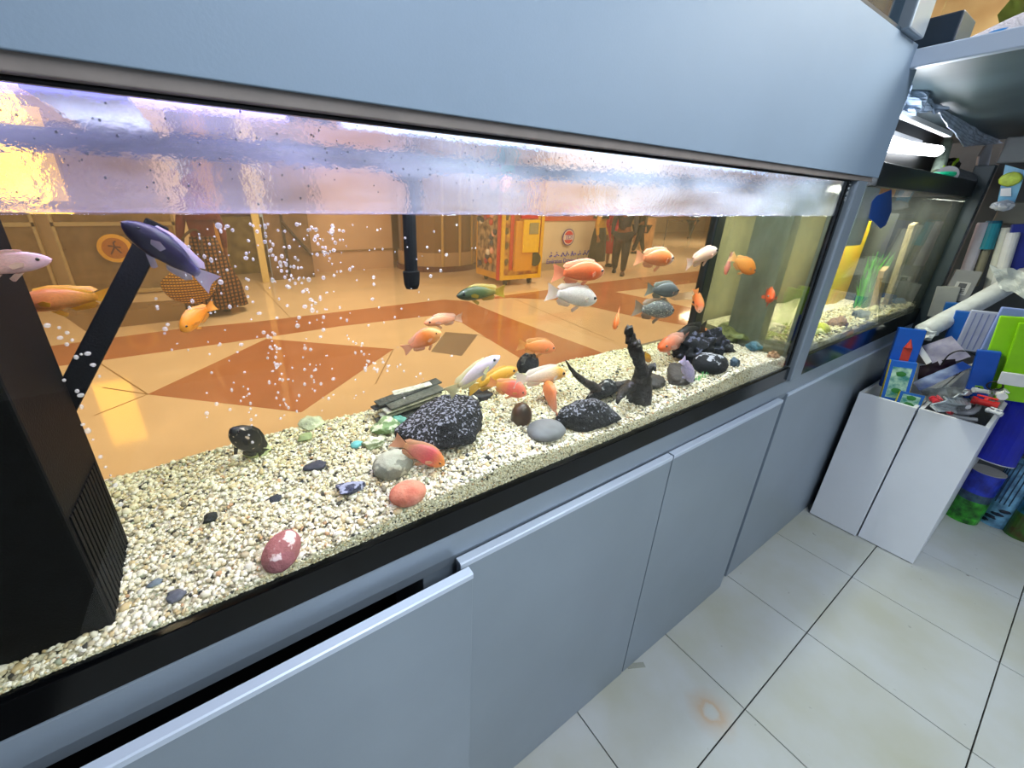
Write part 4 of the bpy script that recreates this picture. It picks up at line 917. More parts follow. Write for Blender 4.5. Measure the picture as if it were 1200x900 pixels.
tag(obj('shelf_rail', mkbox((1.66, .47, ZU-.065), (2.40, .49, ZU-.05), .002), WPLAS), 'thin white rail under the dark corner shelf', 'rail')
tag(obj('dark_board', mkbox((1.63, .56, ZB+.05), (2.8, .60, ZU-.02), .002), mat('#0b0d0f', .5)), 'black board behind the lamp at the top of the second tank', 'board')

# ================================================================= WHITE BINS
def bin_(x0, x1, y0, y1, zt, label):
    t = thing('storage_bin', label, 'box', ((x0+x1)/2, (y0+y1)/2, 0), 'white melamine bins on the shop floor'); k = .012
    obj('front_panel', mkbox((x0, y0, .004), (x0+k, y1, zt), .0015), WHITE, t)
    obj('back_panel', mkbox((x1-k, y0, .004), (x1, y1, zt), .0015), WHITE, t)
    obj('side_panel', mkbox((x0+k, y0, .004), (x1-k, y0+k, zt), .0015), WHITE, t)
    obj('side_panel', mkbox((x0+k, y1-k, .004), (x1-k, y1, zt), .0015), WHITE, t)
    obj('bottom_panel', mkbox((x0+k, y0+k, .004), (x1-k, y1-k, .02), 0), WHITE, t)
    obj('foot', mkbox((x0+.004, y0+.01, 0), (x0+.03, y0+.04, .004), 0), mat('#3b4038', .8), t)
bin_(2.262, 3.0, .237, .412, .672, 'left white open-topped bin next to the cabinet, blue fish-food boxes in it')
bin_(2.275, 3.15, .052, .232, .672, 'right white open-topped bin holding hoses and red valves')

# picture boxes in left bin
def picbox(pa, pb, x, wpx, th, main, side, label, pic=True, pm='#3f9a94', face=(-1, -.3, .15)):
    a = at(*pa, x=x); c = at(*pb, x=x+.02); M = frame_from(a, c, face); ww = wid(a, wpx); LL = (c-a).length
    t = thing('product_box', label, 'box', a)
    bm = B(); box(bm, (-ww/2, -th, 0), (ww/2, 0, LL), .001, M); obj('carton', bm, mat(main, .35), t)
    if side:
        bm = B(); box(bm, (ww/2, -th, 0), (ww/2+.001, -.001, LL), 0, M); obj('side_print', bm, mat(side, .35), t)
        bm = B(); box(bm, (-ww/2-.001, -th, 0), (-ww/2, -.001, LL), 0, M); obj('side_print', bm, mat(side, .35), t)
    if pic:
        bm = B(); box(bm, (-ww*.36, 0, LL*.12), (ww*.36, .0008, LL*.86), 0, M); obj('picture', bm, mat(pm, .4, 0, .3, 40, c2='#bfe0c8'), t)
        for q in (.3, .7):
            bm = blob((0, 0, 0), (ww*.2, .001, ww*.14), 2, .3, 2, int(q*10)); bmesh.ops.transform(bm, matrix=M @ Matrix.Translation((0, .001, LL*q)), verts=bm.verts)
            obj('picture_fish', bm, mat('#2c7a34', .5), t)
    return t, M, ww, LL
t, M, ww, LL = picbox((1046, 455), (1070, 386), 2.36, 21, .04, '#1558c0', '#0f3f94', 'tall blue box with a red rocket-like picture in the left bin', pic=False)
bm = B(); box(bm, (-ww*.22, 0, LL*.35), (ww*.12, .001, LL*.7), .0, M); cyl(bm, M @ Vector((-ww*.05, .0006, LL*.7)), M @ Vector((-ww*.05, .0006, LL*.84)), ww*.17, .001, seg=8); obj('picture', bm, mat('#c8402c', .4), t)
picbox((1046, 472), (1060, 424), 2.31, 21, .035, '#1a64c8', '#e8d41c', 'blue box with green fish picture and yellow side in the left bin')
picbox((1062, 480), (1070, 461), 2.295, 20, .03, '#1a5fb0', '#e8d41c', 'small blue box with green fish picture at the corner of the left bin')
crumple('paper_leaflet', 'white printed blister card lying over the left bin', 'card', [(1082, 405), (1115, 394), (1138, 418), (1095, 430)], 2.42, mat('#c9c6dc', .4, 0, .15, 60, c2='#a8a4c4'), .008, .003)
crumple('blue_bag', 'blue and white plastic packet sagging between the two bins', 'bag', [(1070, 447), (1128, 424), (1140, 430), (1078, 458)], 2.38, mat('#1c50b8', .25, 0, .3, 9, c2='#c8d8f0'), .012, .004)
crumple('dark_bag', 'dark maroon packet under the white card in the left bin', 'bag', [(1078, 428), (1120, 420), (1122, 440), (1076, 446)], 2.42, mat('#241426', .3, 0, .4, 12), .012, .004)
crumple('white_wrapper', 'small white wrapper beside the tall blue box', 'wrapper', [(1072, 408), (1080, 404), (1092, 424), (1086, 427)], 2.40, WPLAS, .005, .004)
crumple('grey_cloth', 'crumpled grey plastic scraps filling the left bin', 'plastic scraps', [(1080, 455), (1130, 455), (1118, 478), (1082, 474)], 2.40, mat('#8b949a', .4, 0, .5, 25), .03, .004)
# long wrapped tube with plastic bag
a = at(1083, 388, x=2.55); c = at(1203, 322, x=2.95)
t = thing('wrapped_tube', 'long white wrapped tube lying diagonally across the clutter', 'tube', a)
bm = B(); n = 16
tube(bm, [a.lerp(c, i/n)+Vector((0, 0, -.006*sin(pi*i/n))) for i in range(n+1)], [wid(a, 9.5)*(1+.06*mnoise.noise(Vector((i*1.3, 0, 0)))) for i in range(n+1)], 14); obj('tube_body', bm, mat('#ccd2d8', .4, 0, .08, 30, .3, 40), t, smooth=True)
bm = blob(a+Vector((0, 0, -.01)), (.03, .04, .03), 3, .4, 2, 8); obj('wrapped_end', bm, mat('#d4dae0', .4, 0, .1, 30), t)
crumple('plastic_bag', 'crumpled white plastic bag draped over the right end of the long tube', 'bag', [(1160, 312), (1206, 320), (1206, 352), (1172, 338)], 2.80, mat('#c3ccd0', .3, 0, .15, 20, trans=.1), .03, .004)
# standing tubes and cartons behind
def rod(pa, pb, x, rpx, col, label, name='tube', cat='tube', capc=None):
    a = at(*pa, x=x); c = at(*pb, x=x); r_ = wid(a, rpx)
    t = thing(name, label, cat, a)
    bm = B(); cyl(bm, a, c, r_, seg=16); obj('tube_body', bm, mat(col, .4, 0, .06, 20), t)
    bm = B(); d = (c-a).normalized(); cyl(bm, c, c+d*.012, r_*1.04, r_*.9, seg=16); obj('end_cap', bm, mat(capc or col, .5), t)
    return t
rod((1128, 330), (1152, 264), 2.98, 5.0, '#c6c4d4', 'leftmost white tube standing upright behind the grey labelled carton')
rod((1140, 335), (1158, 285), 3.0, 4, '#8a8878', 'short taupe tube under the teal cap')
rod((1154, 292), (1164, 262), 2.99, 6.5, '#1487a0', 'teal bottle standing between the white tubes', 'teal_bottle', 'bottle', '#125a78')
rod((1158, 345), (1180, 270), 3.0, 5, '#c8ccc8', 'middle white tube right of the teal bottle')
rod((1167, 340), (1187, 276), 2.96, 5, '#d2d6dc', 'white tube second from the right behind the plastic bag')
rod((1176, 335), (1196, 268), 2.99, 5, '#b8b4cc', 'lilac-white tube touching the navy carton')
def carton(pa, pb, x, wpx, th, col, label, face=(-1, -.2, 0), name='carton'):
    o, M, ww, LL = vbox(name, label, 'box', pa, pb, x, wpx, th, mat(col, .4), face); return o, M, ww, LL
carton((1186, 325), (1204, 262), 2.97, 20, .05, '#1a2a8c', 'navy blue carton standing at the right edge of the photo')
t = thing('labelled_carton', 'grey carton with a small white label standing behind the tube', 'box', at(1125, 345, x=2.9))
a = at(1118, 352, x=2.90); c = at(1136, 317, x=2.92); M = frame_from(a, c, (-1, -.2, .1)); ww = wid(a, 20); LL = (c-a).length
obj('carton', box(B(), (-ww/2, -.04, 0), (ww/2, 0, LL), .001, M), mat('#8d9096', .5), t)
obj('label', box(B(), (-ww*.3, 0, LL*.2), (ww*.25, .0008, LL*.62), 0, M), mat('#c2c4c8', .5), t)
bm = B()
for k in range(3): box(bm, (-ww*.2, .0008, LL*(.26+.05*k)), (ww*.15, .0014, LL*(.285+.05*k)), 0, M)
box(bm, (-ww*.18, .0008, LL*.42), (ww*.12, .0014, LL*.58), 0, M)
obj('label_print', bm, mat('#5a5d66', .5), t)
carton((1100, 372), (1112, 336), 2.88, 18, .04, '#a2a6a8', 'light grey carton at the end of the second tank')
carton((1108, 382), (1118, 355), 2.80, 12, .03, '#1c62b4', 'small blue carton above the long white tube')
carton((1122, 402), (1138, 366), 2.62, 22, .03, '#175cb8', 'flat blue carton beneath the long white tube')
o, M, ww, LL = carton((1138, 412), (1160, 366), 2.60, 26, .03, '#a8b0d0', 'lilac striped flat carton leaning right of the flat blue carton', name='striped_carton')
tt = thing('striped_carton', o['label'], 'box', M.translation); del o['label']; del o['category']; o.name = 'carton'
o.parent = tt; o.location = Vector(o.location)-M.translation
bm = B()
for k in range(5): box(bm, (-ww*.4+k*ww*.18, 0, LL*.05), (-ww*.4+k*ww*.18+ww*.04, .0008, LL*.95), 0, M)
obj('stripes', bm, mat('#7a84b8', .5), tt)
carton((1150, 440), (1190, 362), 2.50, 18, .03, '#7d92d6', 'long periwinkle-blue carton lying diagonally by the green panels')
carton((1142, 468), (1160, 412), 2.42, 17, .03, '#0f4cb4', 'deep blue carton below the periwinkle carton', name='blue_carton')
carton((1162, 462), (1196, 372), 2.46, 27, .02, '#8ed012', 'wide lime green panel leaning in the right bin', name='foam_sheet')
carton((1184, 470), (1216, 380), 2.44, 24, .02, '#84c80e', 'lime green panel at the right edge of the photo', name='foam_sheet')
o, M, ww, LL = carton((1184, 452), (1190, 438), 2.385, 19, .012, '#cfd2da', 'small white packet on the green panels', name='white_packet')
# hoses and valves in the right bin
HOSE = mat('#8f929a', .25, 0, .15, 30, trans=.12)
hz = smoothpts([at(1112, 476, x=2.42), at(1128, 466, x=2.45), at(1140, 450, x=2.48), at(1144, 436, x=2.5), at(1139, 428, x=2.52)], 6)
tag(obj('hose', tube(B(), hz, wid(hz[0], 4.2), 12), HOSE, smooth=True), 'thick grey hose arching up out of the right bin', 'hose')
hz = smoothpts([at(1095, 474, x=2.36), at(1115, 482, x=2.34), at(1135, 484, x=2.34), at(1146, 476, x=2.38), at(1140, 466, x=2.42)], 6)
tag(obj('hose', tube(B(), hz, wid(hz[0], 2.8), 12), HOSE, smooth=True), 'thinner grey hose coiled flat in the right bin', 'hose')
hz = smoothpts([at(1108, 486, x=2.32), at(1128, 490, x=2.32), at(1145, 492, x=2.33)], 6)
tag(obj('hose', tube(B(), hz, wid(hz[0], 2.4), 12), mat('#a4a8ae', .25, trans=.1), smooth=True), 'pale hose piece lying at the front of the right bin', 'hose')
coil = [at(1166+10*cos(a_*.6), 452+5*sin(a_*.6), x=2.40+.0006*a_) for a_ in range(34)]
tag(obj('cable_coil', tube(B(), coil, .0025, 6), mat('#0c0e12', .4), smooth=True), 'thin black cable coil against the green panel', 'cable')
hz = smoothpts([at(1103, 428, x=2.40), at(1112, 416, x=2.40), at(1126, 411, x=2.41), at(1143, 416, x=2.43), at(1148, 424, x=2.43)], 6)
tag(obj('cable', tube(B(), hz, .0025, 6), mat('#0c0e12', .4), smooth=True), 'thin black cable looped over the white card', 'cable')
def valve(px, py, x, s, col, hc, label, rot):
    s *= .78; c = at(px, py, x=x); t = thing('pipe_valve', label, 'valve', c); M = Matrix.Translation(c) @ Matrix.Rotation(rot, 4, 'Z') @ Matrix.Rotation(.4, 4, 'X')
    bm = B(); cyl(bm, M @ Vector((-s, 0, 0)), M @ Vector((s, 0, 0)), s*.42, seg=14); cyl(bm, M @ Vector((-s*1.15, 0, 0)), M @ Vector((-s*.7, 0, 0)), s*.55, seg=8); cyl(bm, M @ Vector((s*.7, 0, 0)), M @ Vector((s*1.15, 0, 0)), s*.55, seg=8)
    obj('valve_body', bm, mat(col, .35), t)
    bm = B(); cyl(bm, M @ Vector((0, 0, s*.3)), M @ Vector((0, 0, s*.7)), s*.25, seg=10); box(bm, (-s*.9, -s*.22, s*.65), (s*.9, s*.22, s*.9), s*.06, M); obj('handle', bm, mat(hc, .35), t)
valve(1096, 470, 2.33, .030, '#c83440', '#d8505a', 'red pipe valve, leftmost in the right bin', .4)
valve(1107, 480, 2.31, .026, '#c83440', '#d86068', 'red pipe valve at the front edge of the right bin', 1.2)
valve(1154, 472, 2.36, .036, '#b02020', '#d02828', 'large red pipe valve on the right of the right bin', 1.6)
valve(1128, 474, 2.36, .024, '#d8dade', '#e4e6ea', 'white pipe fitting between the red valves', .9)
valve(1172, 462, 2.40, .032, '#dcdfe2', '#e8eaee', 'white pipe elbow below the black cable coil', .3)
valve(1150, 458, 2.42, .026, '#d4dadc', '#7ab030', 'white fitting with green handle above the large red valve', 2.2)
valve(1165, 483, 2.33, .022, '#c8ccd4', '#d4d8e0', 'pale grey fitting at the right wall of the right bin', 1.2)
crumple('clear_scraps', 'grey plastic scraps covering the floor of the right bin', 'plastic scraps', [(1095, 478), (1168, 492), (1186, 468), (1130, 456)], 0, mat('#9aa2a8', .35, 0, .5, 40), .03, .004, y=.14)

# rolls standing on the floor right of the bins
def roll(px, pyt, pyb, x, wpx, label, segs, pxt=None, stripes=False):
    a = at(px, pyb, z=0.0); r_ = wid(a, wpx/2); c = at(pxt or px, pyt, x=a.x)
    c = Vector((a.x, a.y, c.z)) if pxt is None else c
    t = thing('background_roll', label, 'roll', a); Lr = (c-a).length; d = (c-a).normalized()
    for u0, u1, cc, c2 in segs:
        bm = B(); cyl(bm, a+d*Lr*u0, a+d*Lr*u1, r_, seg=24); obj('printed_wrap', bm, mat(cc, .3, 0, .5, 24, c2=c2), t, smooth=False)
    return t, a, d, Lr, r_
t, a, d, Lr, r_ = roll(1126, 541, 606, 0, 26, 'background roll with blue top and green plant print standing beside the right bin', [(0, .12, '#1d6a1c', '#4fc83a'), (.12, .45, '#155a1a', '#3aa030'), (.45, .60, '#1a2a5a', '#3a5a6a'), (.60, 1, '#1022a8', '#2038c0')])
bm = B(); lathe(bm, [(r_*1.02, 0), (r_*1.02, .004), (r_*.8, .004), (.001, .0035)], a+d*Lr, 24, d.to_track_quat('Z', 'Y').to_matrix()); obj('roll_end', bm, mat('#9c9a98', .6), t)
t, a, d, Lr, r_ = roll(1163, 530, 612, 0, 24, 'pale blue striped background roll standing right of the green one', [(0, 1, '#6fa8d8', '#86c4ec')])
bm = B()
for k in range(7):
    an = pi*.55+k*.28; o_ = Vector((cos(an), sin(an), 0))*r_*1.003; box(bm, (-.002, -.002, Lr*.38), (.002, .002, Lr), 0, Matrix.Translation(a+o_))
obj('dark_stripes', bm, mat('#1a3a58', .5), t)
for k in range(4):
    bm = blob((0, 0, 0), (.018, .004, .008), 2, .5, 2, k); an = pi*.8+k*.3
    bmesh.ops.transform(bm, matrix=Matrix.Translation(a+Vector((cos(an), sin(an), 0))*r_+Vector((0, 0, Lr*(.07+.07*k)))) @ Matrix.Rotation(an+pi/2, 4, 'Z'), verts=bm.verts); obj('dark_patch', bm, mat('#0c2038', .5), t)
roll(1194, 520, 628, 0, 24, 'background roll with green and brown print at the right edge', [(0, .3, '#6a5a30', '#3c7a2c'), (.3, 1, '#1c5a2c', '#2c6c8c')])
# tall blue roll leaning above
a = at(1166, 540, x=2.66); c = at(1226, 432, x=2.72); r_ = wid(a, 15)
t = thing('background_roll', 'plain royal blue roll leaning against the right bin', 'roll', a)
obj('printed_wrap', cyl(B(), a, c, r_, seg=24), mat('#0c1ca4', .3, 0, .1), t)
d = (c-a).normalized(); obj('roll_end', cyl(B(), a-d*.004, a, r_*.98, seg=24), mat('#c8c8c8', .6), t)

# hanging blister pack
t = thing('blister_pack', 'blue hanging blister pack with a yellow-green ball picture', 'pack', at(1180, 220, x=2.6))
P = [at(1168, 240, x=2.6), at(1188, 240, x=2.6), at(1203, 200, x=2.6), at(1178, 193, x=2.6)]
obj('card', prism(B(), P, (.004, 0, 0)), mat('#2a90d0', .3, 0, .25, 12, c2='#68b8e0'), t)
c = at(1184, 210, x=2.592); obj('ball_picture', blob(c, (.004, wid(c, 9), wid(c, 8)), 2, .05), mat('#b8d050', .5, 0, .2, 60), t, smooth=True)
obj('price_tag', prism(B(), [at(1172, 230, x=2.594), at(1185, 230, x=2.594), at(1185, 220, x=2.594), at(1173, 221, x=2.594)], (-.002, 0, 0)), WPLAS, t)
c = at(1175, 241, x=2.58); obj('blister', blob(c, (.02, wid(c, 9), wid(c, 6)), 3, .2), mat('#a8b0c0', .15, trans=.2), t)
# hook rail and dark side post at the end of the second tank
tag(obj('side_post', mkbox((2.88, .40, .86), (2.93, .46, 1.60), .003), mat('#39464e', .4, .2)), 'dark grey post at the far end of the second tank', 'post')
tag(obj('pegboard', mkbox((3.30, -.9, .7), (3.33, .45, 1.70), .003), mat('#4d565c', .5, 0, .15, 4)), 'grey display board behind the standing tubes', 'board')
for i, (px, py, x, s_, cc, lb) in enumerate([(1188, 250, 3.1, .05, '#6c7068', 'grey packet high on the display board at the right edge'), (1196, 175, 2.9, .05, '#8c9298', 'grey plastic tub above the blister pack')]):
    c = at(px, py, x=x); tag(obj('packet', mkbox(c-Vector((.01, s_, s_)), c+Vector((.01, s_, s_)), .006), mat(cc, .4)), lb, 'packet')

# ================================================================= MALL HALL
def wallbox(name, a, b, m): return struct(name, mkbox(a, b, 0), m)
PINK = mat('#d8b49a', .5, 0, .04, 2); BEI = mat('#d9c09a', .4, 0, .05, 2); BRN = mat('#947658', .5, 0, .2, 4)
wallbox('wall_hall_left', (-12, 8.45, 0), (-.35, 8.6, 3.4), BEI)
wallbox('wall_hall_back', (.9, 9.3, 0), (3.55, 9.45, 3.4), PINK)
wallbox('wall_hall_alcove', (-.35, 10.6, 0), (.9, 10.7, 3.4), BRN)
wallbox('wall_hall_far', (3.5, 10.5, 0), (9.2, 10.6, 3.4), mat('#b08a64', .5, 0, .1, 2))
wallbox('wall_hall_sign', (5.4, 7.25, 0), (8.3, 7.35, 3.4), mat('#e8dcc8', .4, 0, .03, 2))
wallbox('wall_hall_end', (9, 17, 0), (34, 17.2, 3.4), mat('#d8c09c', .5, 0, .1, 1))
wallbox('wall_hall_side', (31, .9, 0), (31.2, 17, 3.4), mat('#d0b48c', .5))
wallbox('trim_1', (.9, 9.27, .42), (3.55, 9.30, .46), mat('#9a7c5c', .5))
wallbox('trim_2', (5.4, 7.22, 1.13), (8.3, 7.26, 1.34), mat('#d06048', .5))
wallbox('baseboard_sign', (5.4, 7.22, 0), (8.3, 7.25, .18), mat('#b8a890', .5))
# left glass doors with round logo
gd = thing('glass_doors', 'glass shop doors across the hall with a round gold emblem', 'door', (-2.0, 8.3, 0))
FRM = mat('#cbb282', .25, .5, .05)
for x0, x1 in ((-3.6, -2.18), (-2.02, -.55)):
    f = obj('door_leaf', mkbox((x0, 8.30, .06), (x1, 8.33, 2.3), 0), glassy('shopglass', (.8, .75, .65), 1.3, .55, '#cdbb98', hscale=2), gd)
    for a_, b_ in (((x0, 8.28, .02), (x1, 8.35, .08)), ((x0, 8.28, 1.06), (x1, 8.35, 1.12)), ((x0, 8.28, .08), (x0+.04, 8.35, 2.3)), ((x1-.04, 8.28, .08), (x1, 8.35, 2.3))):
        o = obj('frame_bar', mkbox(a_, b_, .003), FRM, f); WM[o.name] = wm(gd).copy()
c = at(135, 291, y=8.26); em = thing('emblem_sticker', 'round gold emblem with a dark figure on the glass doors', 'sticker', c)
M = Matrix.Translation(c) @ Matrix.Rotation(pi/2, 4, 'X')
def disc(r0, r1, z0, z1, c_): bm = B(); lathe(bm, [(r0, z0), (r1, z0), (r1, z1), (r0, z1)], (0, 0, 0), 32); bmesh.ops.transform(bm, matrix=M, verts=bm.verts); return bm
rad = wid(c, 16)
obj('ring', disc(.001, rad, 0, .01, 0), mat('#e8b038', .4), em)
obj('inner_ring', disc(rad*.66, rad*.74, .01, .014, 0), mat('#b06a18', .5), em)
obj('inner_disc', disc(.001, rad*.62, .01, .013, 0), mat('#d8a440', .4), em)
bm = B()
for p_, q_ in (((-.3, -.4), (0, .1)), ((0, .1), (.3, -.35)), ((0, .1), (0, .42)), ((-.35, .2), (.35, .05)), ((0, .42), (.15, .5))):
    cyl(bm, M @ Vector((p_[0]*rad, p_[1]*rad, .016)), M @ Vector((q_[0]*rad, q_[1]*rad, .016)), rad*.05, seg=6)
obj('figure_mark', bm, mat('#5a2c20', .5), em)
# lit yellow sign high on the left wall
a = at(38, 192, y=8.2); ys = thing('lit_sign', 'tall lit yellow poster panel high on the hall wall at far left', 'sign', a)
obj('light_panel', mkbox((a.x-wid(a, 20), 8.22, a.z-wid(a, 40)), (a.x+wid(a, 20), 8.26, a.z+wid(a, 60)), 0), mat('#f2b832', .4, emit=4.5), ys)
obj('frame', mkbox((a.x-wid(a, 22), 8.262, a.z-wid(a, 42)), (a.x+wid(a, 22), 8.30, a.z+wid(a, 62)), 0), FRM, ys)
# door frame posts and windows of the shop beyond
for px, y, wv, c_, lb in ((307, 8.5, .12, '#e0c888', 'pale door post across the hall left of the dark shop window'), (262, 9.2, .16, '#c89048', 'orange-tan post across the hall right of the plaid-bag woman')):
    c = at(px, 300, y=y); tag(obj('door_post', mkbox((c.x-wv/2, y, 0), (c.x+wv/2, y+.12, 3.3), .005), mat(c_, .4)), lb, 'post')
sw = thing('shop_window', 'dark brown shop window with a diagonal bar across the hall', 'window', (.75, 8.7, 0))
x0 = at(316, 300, y=8.7).x; x1 = at(366, 300, y=8.7).x
obj('pane', mkbox((x0, 8.7, 0), (x1, 8.74, 2.6), 0), mat('#7a6350', .2, 0, .3, 3), sw)
obj('frame_bar', mkbox((x0+.28, 8.66, .1), (x0+.33, 8.7, 2.6), .004), mat('#2c231c', .4), sw)
bm = B(); cyl(bm, (x0+.30, 8.64, 1.1), (x1-.02, 8.64, .45), .03, seg=8); obj('diagonal_bar', bm, mat('#33281f', .4), sw)
mv = at(285, 290, y=9.9)
tag(obj('display_shelf', mkbox((mv.x-.5, 9.8, 0), (mv.x+.45, 10.3, 1.15), .01), mat('#8a7c48', .5, 0, .3, 5)), 'dim olive display shelf inside the far shop', 'shelf')
# curved counter between the pipe and the kiosk
c = at(528, 330, y=8.3)
cc = thing('round_counter', 'curved brown counter across the hall left of the toy machine', 'counter', (c.x, 9.0, 0))
for z0, z1, r_, m_ in ((0, .12, 1.0, mat('#6a4038', .4)), (.12, .42, .96, mat('#b89878', .4)), (.42, 1.5, .92, mat('#8a6844', .3)), (1.5, 3.2, .92, mat('#7a5a3c', .3))):
    obj('counter_panel', cyl(B(), (c.x, 9.0, z0), (c.x, 9.0, z1), r_, seg=24), m_, cc)
for k in range(3):
    an = -1.9+k*.45; p_ = Vector((c.x+cos(an)*.95, 9.0+sin(an)*.95, .12)); obj('upright_trim', cyl(B(), p_, p_+Vector((0, 0, 2.6)), .03, seg=6), mat('#c8a468', .4), cc)

# toy machine (kiosk)
kb = at(585, 336, z=0); kr = at(631, 332, z=0)
dx = (kr-kb).normalized(); W = (kr-kb).length*1.02; nrm = Vector((dx.y, -dx.x, 0)).normalized(); nrm = nrm if nrm.y < 0 else -nrm
M = Matrix.Translation(kb) @ Matrix((dx, -nrm, Vector((0, 0, 1)))).transposed().to_4x4()
ks = thing('toy_vending_machine', 'yellow and red toy vending machine on wheels across the hall', 'machine', kb+dx*W/2)
def kbx(n, a, b_, m, bev=.006, par=None): return obj(n, mkbox(a, b_, bev, M), m, par or ks)
kbx('cabinet_body', (0, .02, .12), (W, .95, 2.0), mat('#d89c28', .4, 0, .1, 4))
for sx in (0, W-.07): kbx('edge_frame', (sx, -.03, .12), (sx+.07, .04, 2.0), mat('#f0c020', .35))
kbx('edge_frame', (.07, -.03, .12), (W-.07, .04, .20), mat('#f0c020', .35)); kbx('red_edge', (-.05, 0, .12), (-.001, .06, 2.0), mat('#c8301c', .35))
kbx('art_panel', (.08, -.005, .20), (W-.08, .018, 1.9), mat('#e08a30', .4, 0, .5, 7, c2='#f0c040'), 0)
kbx('coin_door', (W*.30, -.07, .28), (W*.72, -.005, 1.18), mat('#e8a820', .4))
kbx('yellow_door', (W*.45, -.10, .62), (W*.84, -.07, 1.20), mat('#ffd010', .35))
kbx('window_slot', (W*.58, -.105, .95), (W*.80, -.10, 1.15), mat('#a8a070', .2))
kbx('red_banner', (W*.42, -.05, 1.22), (W*.82, -.01, 1.36), mat('#d83028', .35)); kbx('red_stripe', (W*.20, -.02, .30), (W*.28, -.005, 1.3), mat('#d85028', .35))
o = obj('speaker_grille', cyl(B(), M @ Vector((W*.82, -.02, .48)), M @ Vector((W*.82, -.04, .48)), .13, seg=20), mat('#57583c', .5), ks)
for k, (u, z_) in enumerate(((.12, 1.25), (.12, 1.0), (.13, .75), (.14, .45))): obj('cartoon_mark', obj_b := blob(M @ Vector((W*u, -.01, z_)), (.04, .01, .06), 2, .4, 2, k), mat('#6a5a20', .5), ks)
for k, z_ in enumerate((.55, .75, .95, 1.15)): obj('flame_mark', blob(M @ Vector((W*.91, -.01, z_)), (.03, .01, .06), 2, .4, 2, k+9), mat('#c87018', .5), ks)
for u in (.2, .8):
    for v in (.1, .85): obj('wheel', cyl(B(), M @ Vector((W*u-.02, v, .06)), M @ Vector((W*u+.02, v, .06)), .06, seg=14), mat('#2c2c28', .5), ks)
# toy-filled side window
kbx('side_window', (-.015, .12, .25), (-.002, .88, 1.8), mat('#7a4438', .3, 0, .8, 9, c2='#b89878'), 0)
tr_ = random.Random(4)
for k in range(18):
    p_ = M @ Vector((-.03, tr_.uniform(.16, .84), tr_.uniform(.35, 1.35))); o = obj('toy', blob(p_, (.03, .06, .06), 2, .2, 1, k), mat(tr_.choice(['#c84038', '#e8e0d8', '#303050', '#d08030', '#a04868', '#f0b0a0']), .5), ks, smooth=True)

# sign wall lettering
sgn = thing('wall_sign', 'red and purple round badge with blue lettering on the cream wall', 'sign', at(665, 285, y=7.2))
c = at(666, 278, y=7.20); rr0 = wid(c, 7)*1.35
MS = Matrix.Translation(c) @ Matrix.Rotation(pi/2, 4, 'X')
def disc2(r0, r1, z0, z1, sc=1): bm = B(); lathe(bm, [(r0, z0), (r1, z0), (r1, z1), (r0, z1)], (0, 0, 0), 32); bmesh.ops.transform(bm, matrix=MS, verts=bm.verts); return bm
obj('badge_rim', disc2(.001, rr0, 0, .01), mat('#5a2c9c', .4), sgn); obj('badge_ring', disc2(.001, rr0*.88, .01, .014), mat('#f0e8ec', .4), sgn); obj('badge_face', disc2(.001, rr0*.76, .014, .018), mat('#e0304c', .4), sgn)
obj('badge_band', mkbox((c.x-rr0*.74, 7.17, c.z-rr0*.28), (c.x+rr0*.74, 7.182, c.z+rr0*.28), 0), mat('#ece4f0', .4), sgn)
text('badge_letters', 'EDI', mat('#7a3cb0', .4), sgn, Matrix.Translation((c.x, 7.168, c.z)) @ Matrix.Rotation(pi/2, 4, 'X'), rr0*.75, .004)
BLUE = mat('#3a34d0', .4)
c1 = at(668, 297, y=7.20); c2 = at(668, 305, y=7.20)
xa_, xb_ = at(640, 305, y=7.2).x, at(692, 303, y=7.2).x
text('lettering', 'Emirates Driving Institute', BLUE, sgn, Matrix.Translation(((xa_+xb_)/2, 7.20, c2.z)) @ Matrix.Rotation(pi/2, 4, 'X'), (xb_-xa_)/12.6*1.2, .004)
# first line: joined script strokes
bm = B(); x = xa_+.1; k = 0; r5 = random.Random(2)
while x < xb_-.1:
    ln = r5.choice([.08, .12, .16, .10]); h_ = r5.uniform(.02, .07)
    tube(bm, smoothpts([(x, 7.2, c1.z-.04), (x+ln*.3, 7.2, c1.z-.05), (x+ln*.6, 7.2, c1.z-.04+h_), (x+ln, 7.2, c1.z-.04)], 4), .013, 5)
    if r5.random() < .5: cyl(bm, (x+ln*.5, 7.2, c1.z+.04), (x+ln*.5+.02, 7.2, c1.z+.04), .014, seg=6)
    x += ln+(.06 if r5.random() < .35 else 0)
obj('script_lettering', bm, BLUE, sgn)

# far furniture at the right
t = tag(obj('poster_stand', mkbox(at(758, 285, y=9.6)-Vector((.35, 0, .5)), at(758, 285, y=9.6)+Vector((.35, .1, .9)), .01), mat('#b88a5c', .5, 0, .3, 3)), 'tan poster stand behind the standing people', 'stand')
tag(obj('hall_column', mkbox(at(846, 300, y=8.0)-Vector((.3, 0, 2)), at(846, 300, y=8.0)+Vector((.5, .5, 2)), .01), mat('#cfae80', .4)), 'cream column across the hall near the dark tank corner', 'column')
tag(obj('barrier_rail', cyl(cyl(B(), at(782, 257, y=12.5), at(800, 259, y=12.5), .04), at(783, 257, y=12.5), Vector((at(783, 257, y=12.5).x, 12.5, 0)), .03), mat('#4a3c30', .4)), 'short dark rail beside the distant walking person', 'rail')

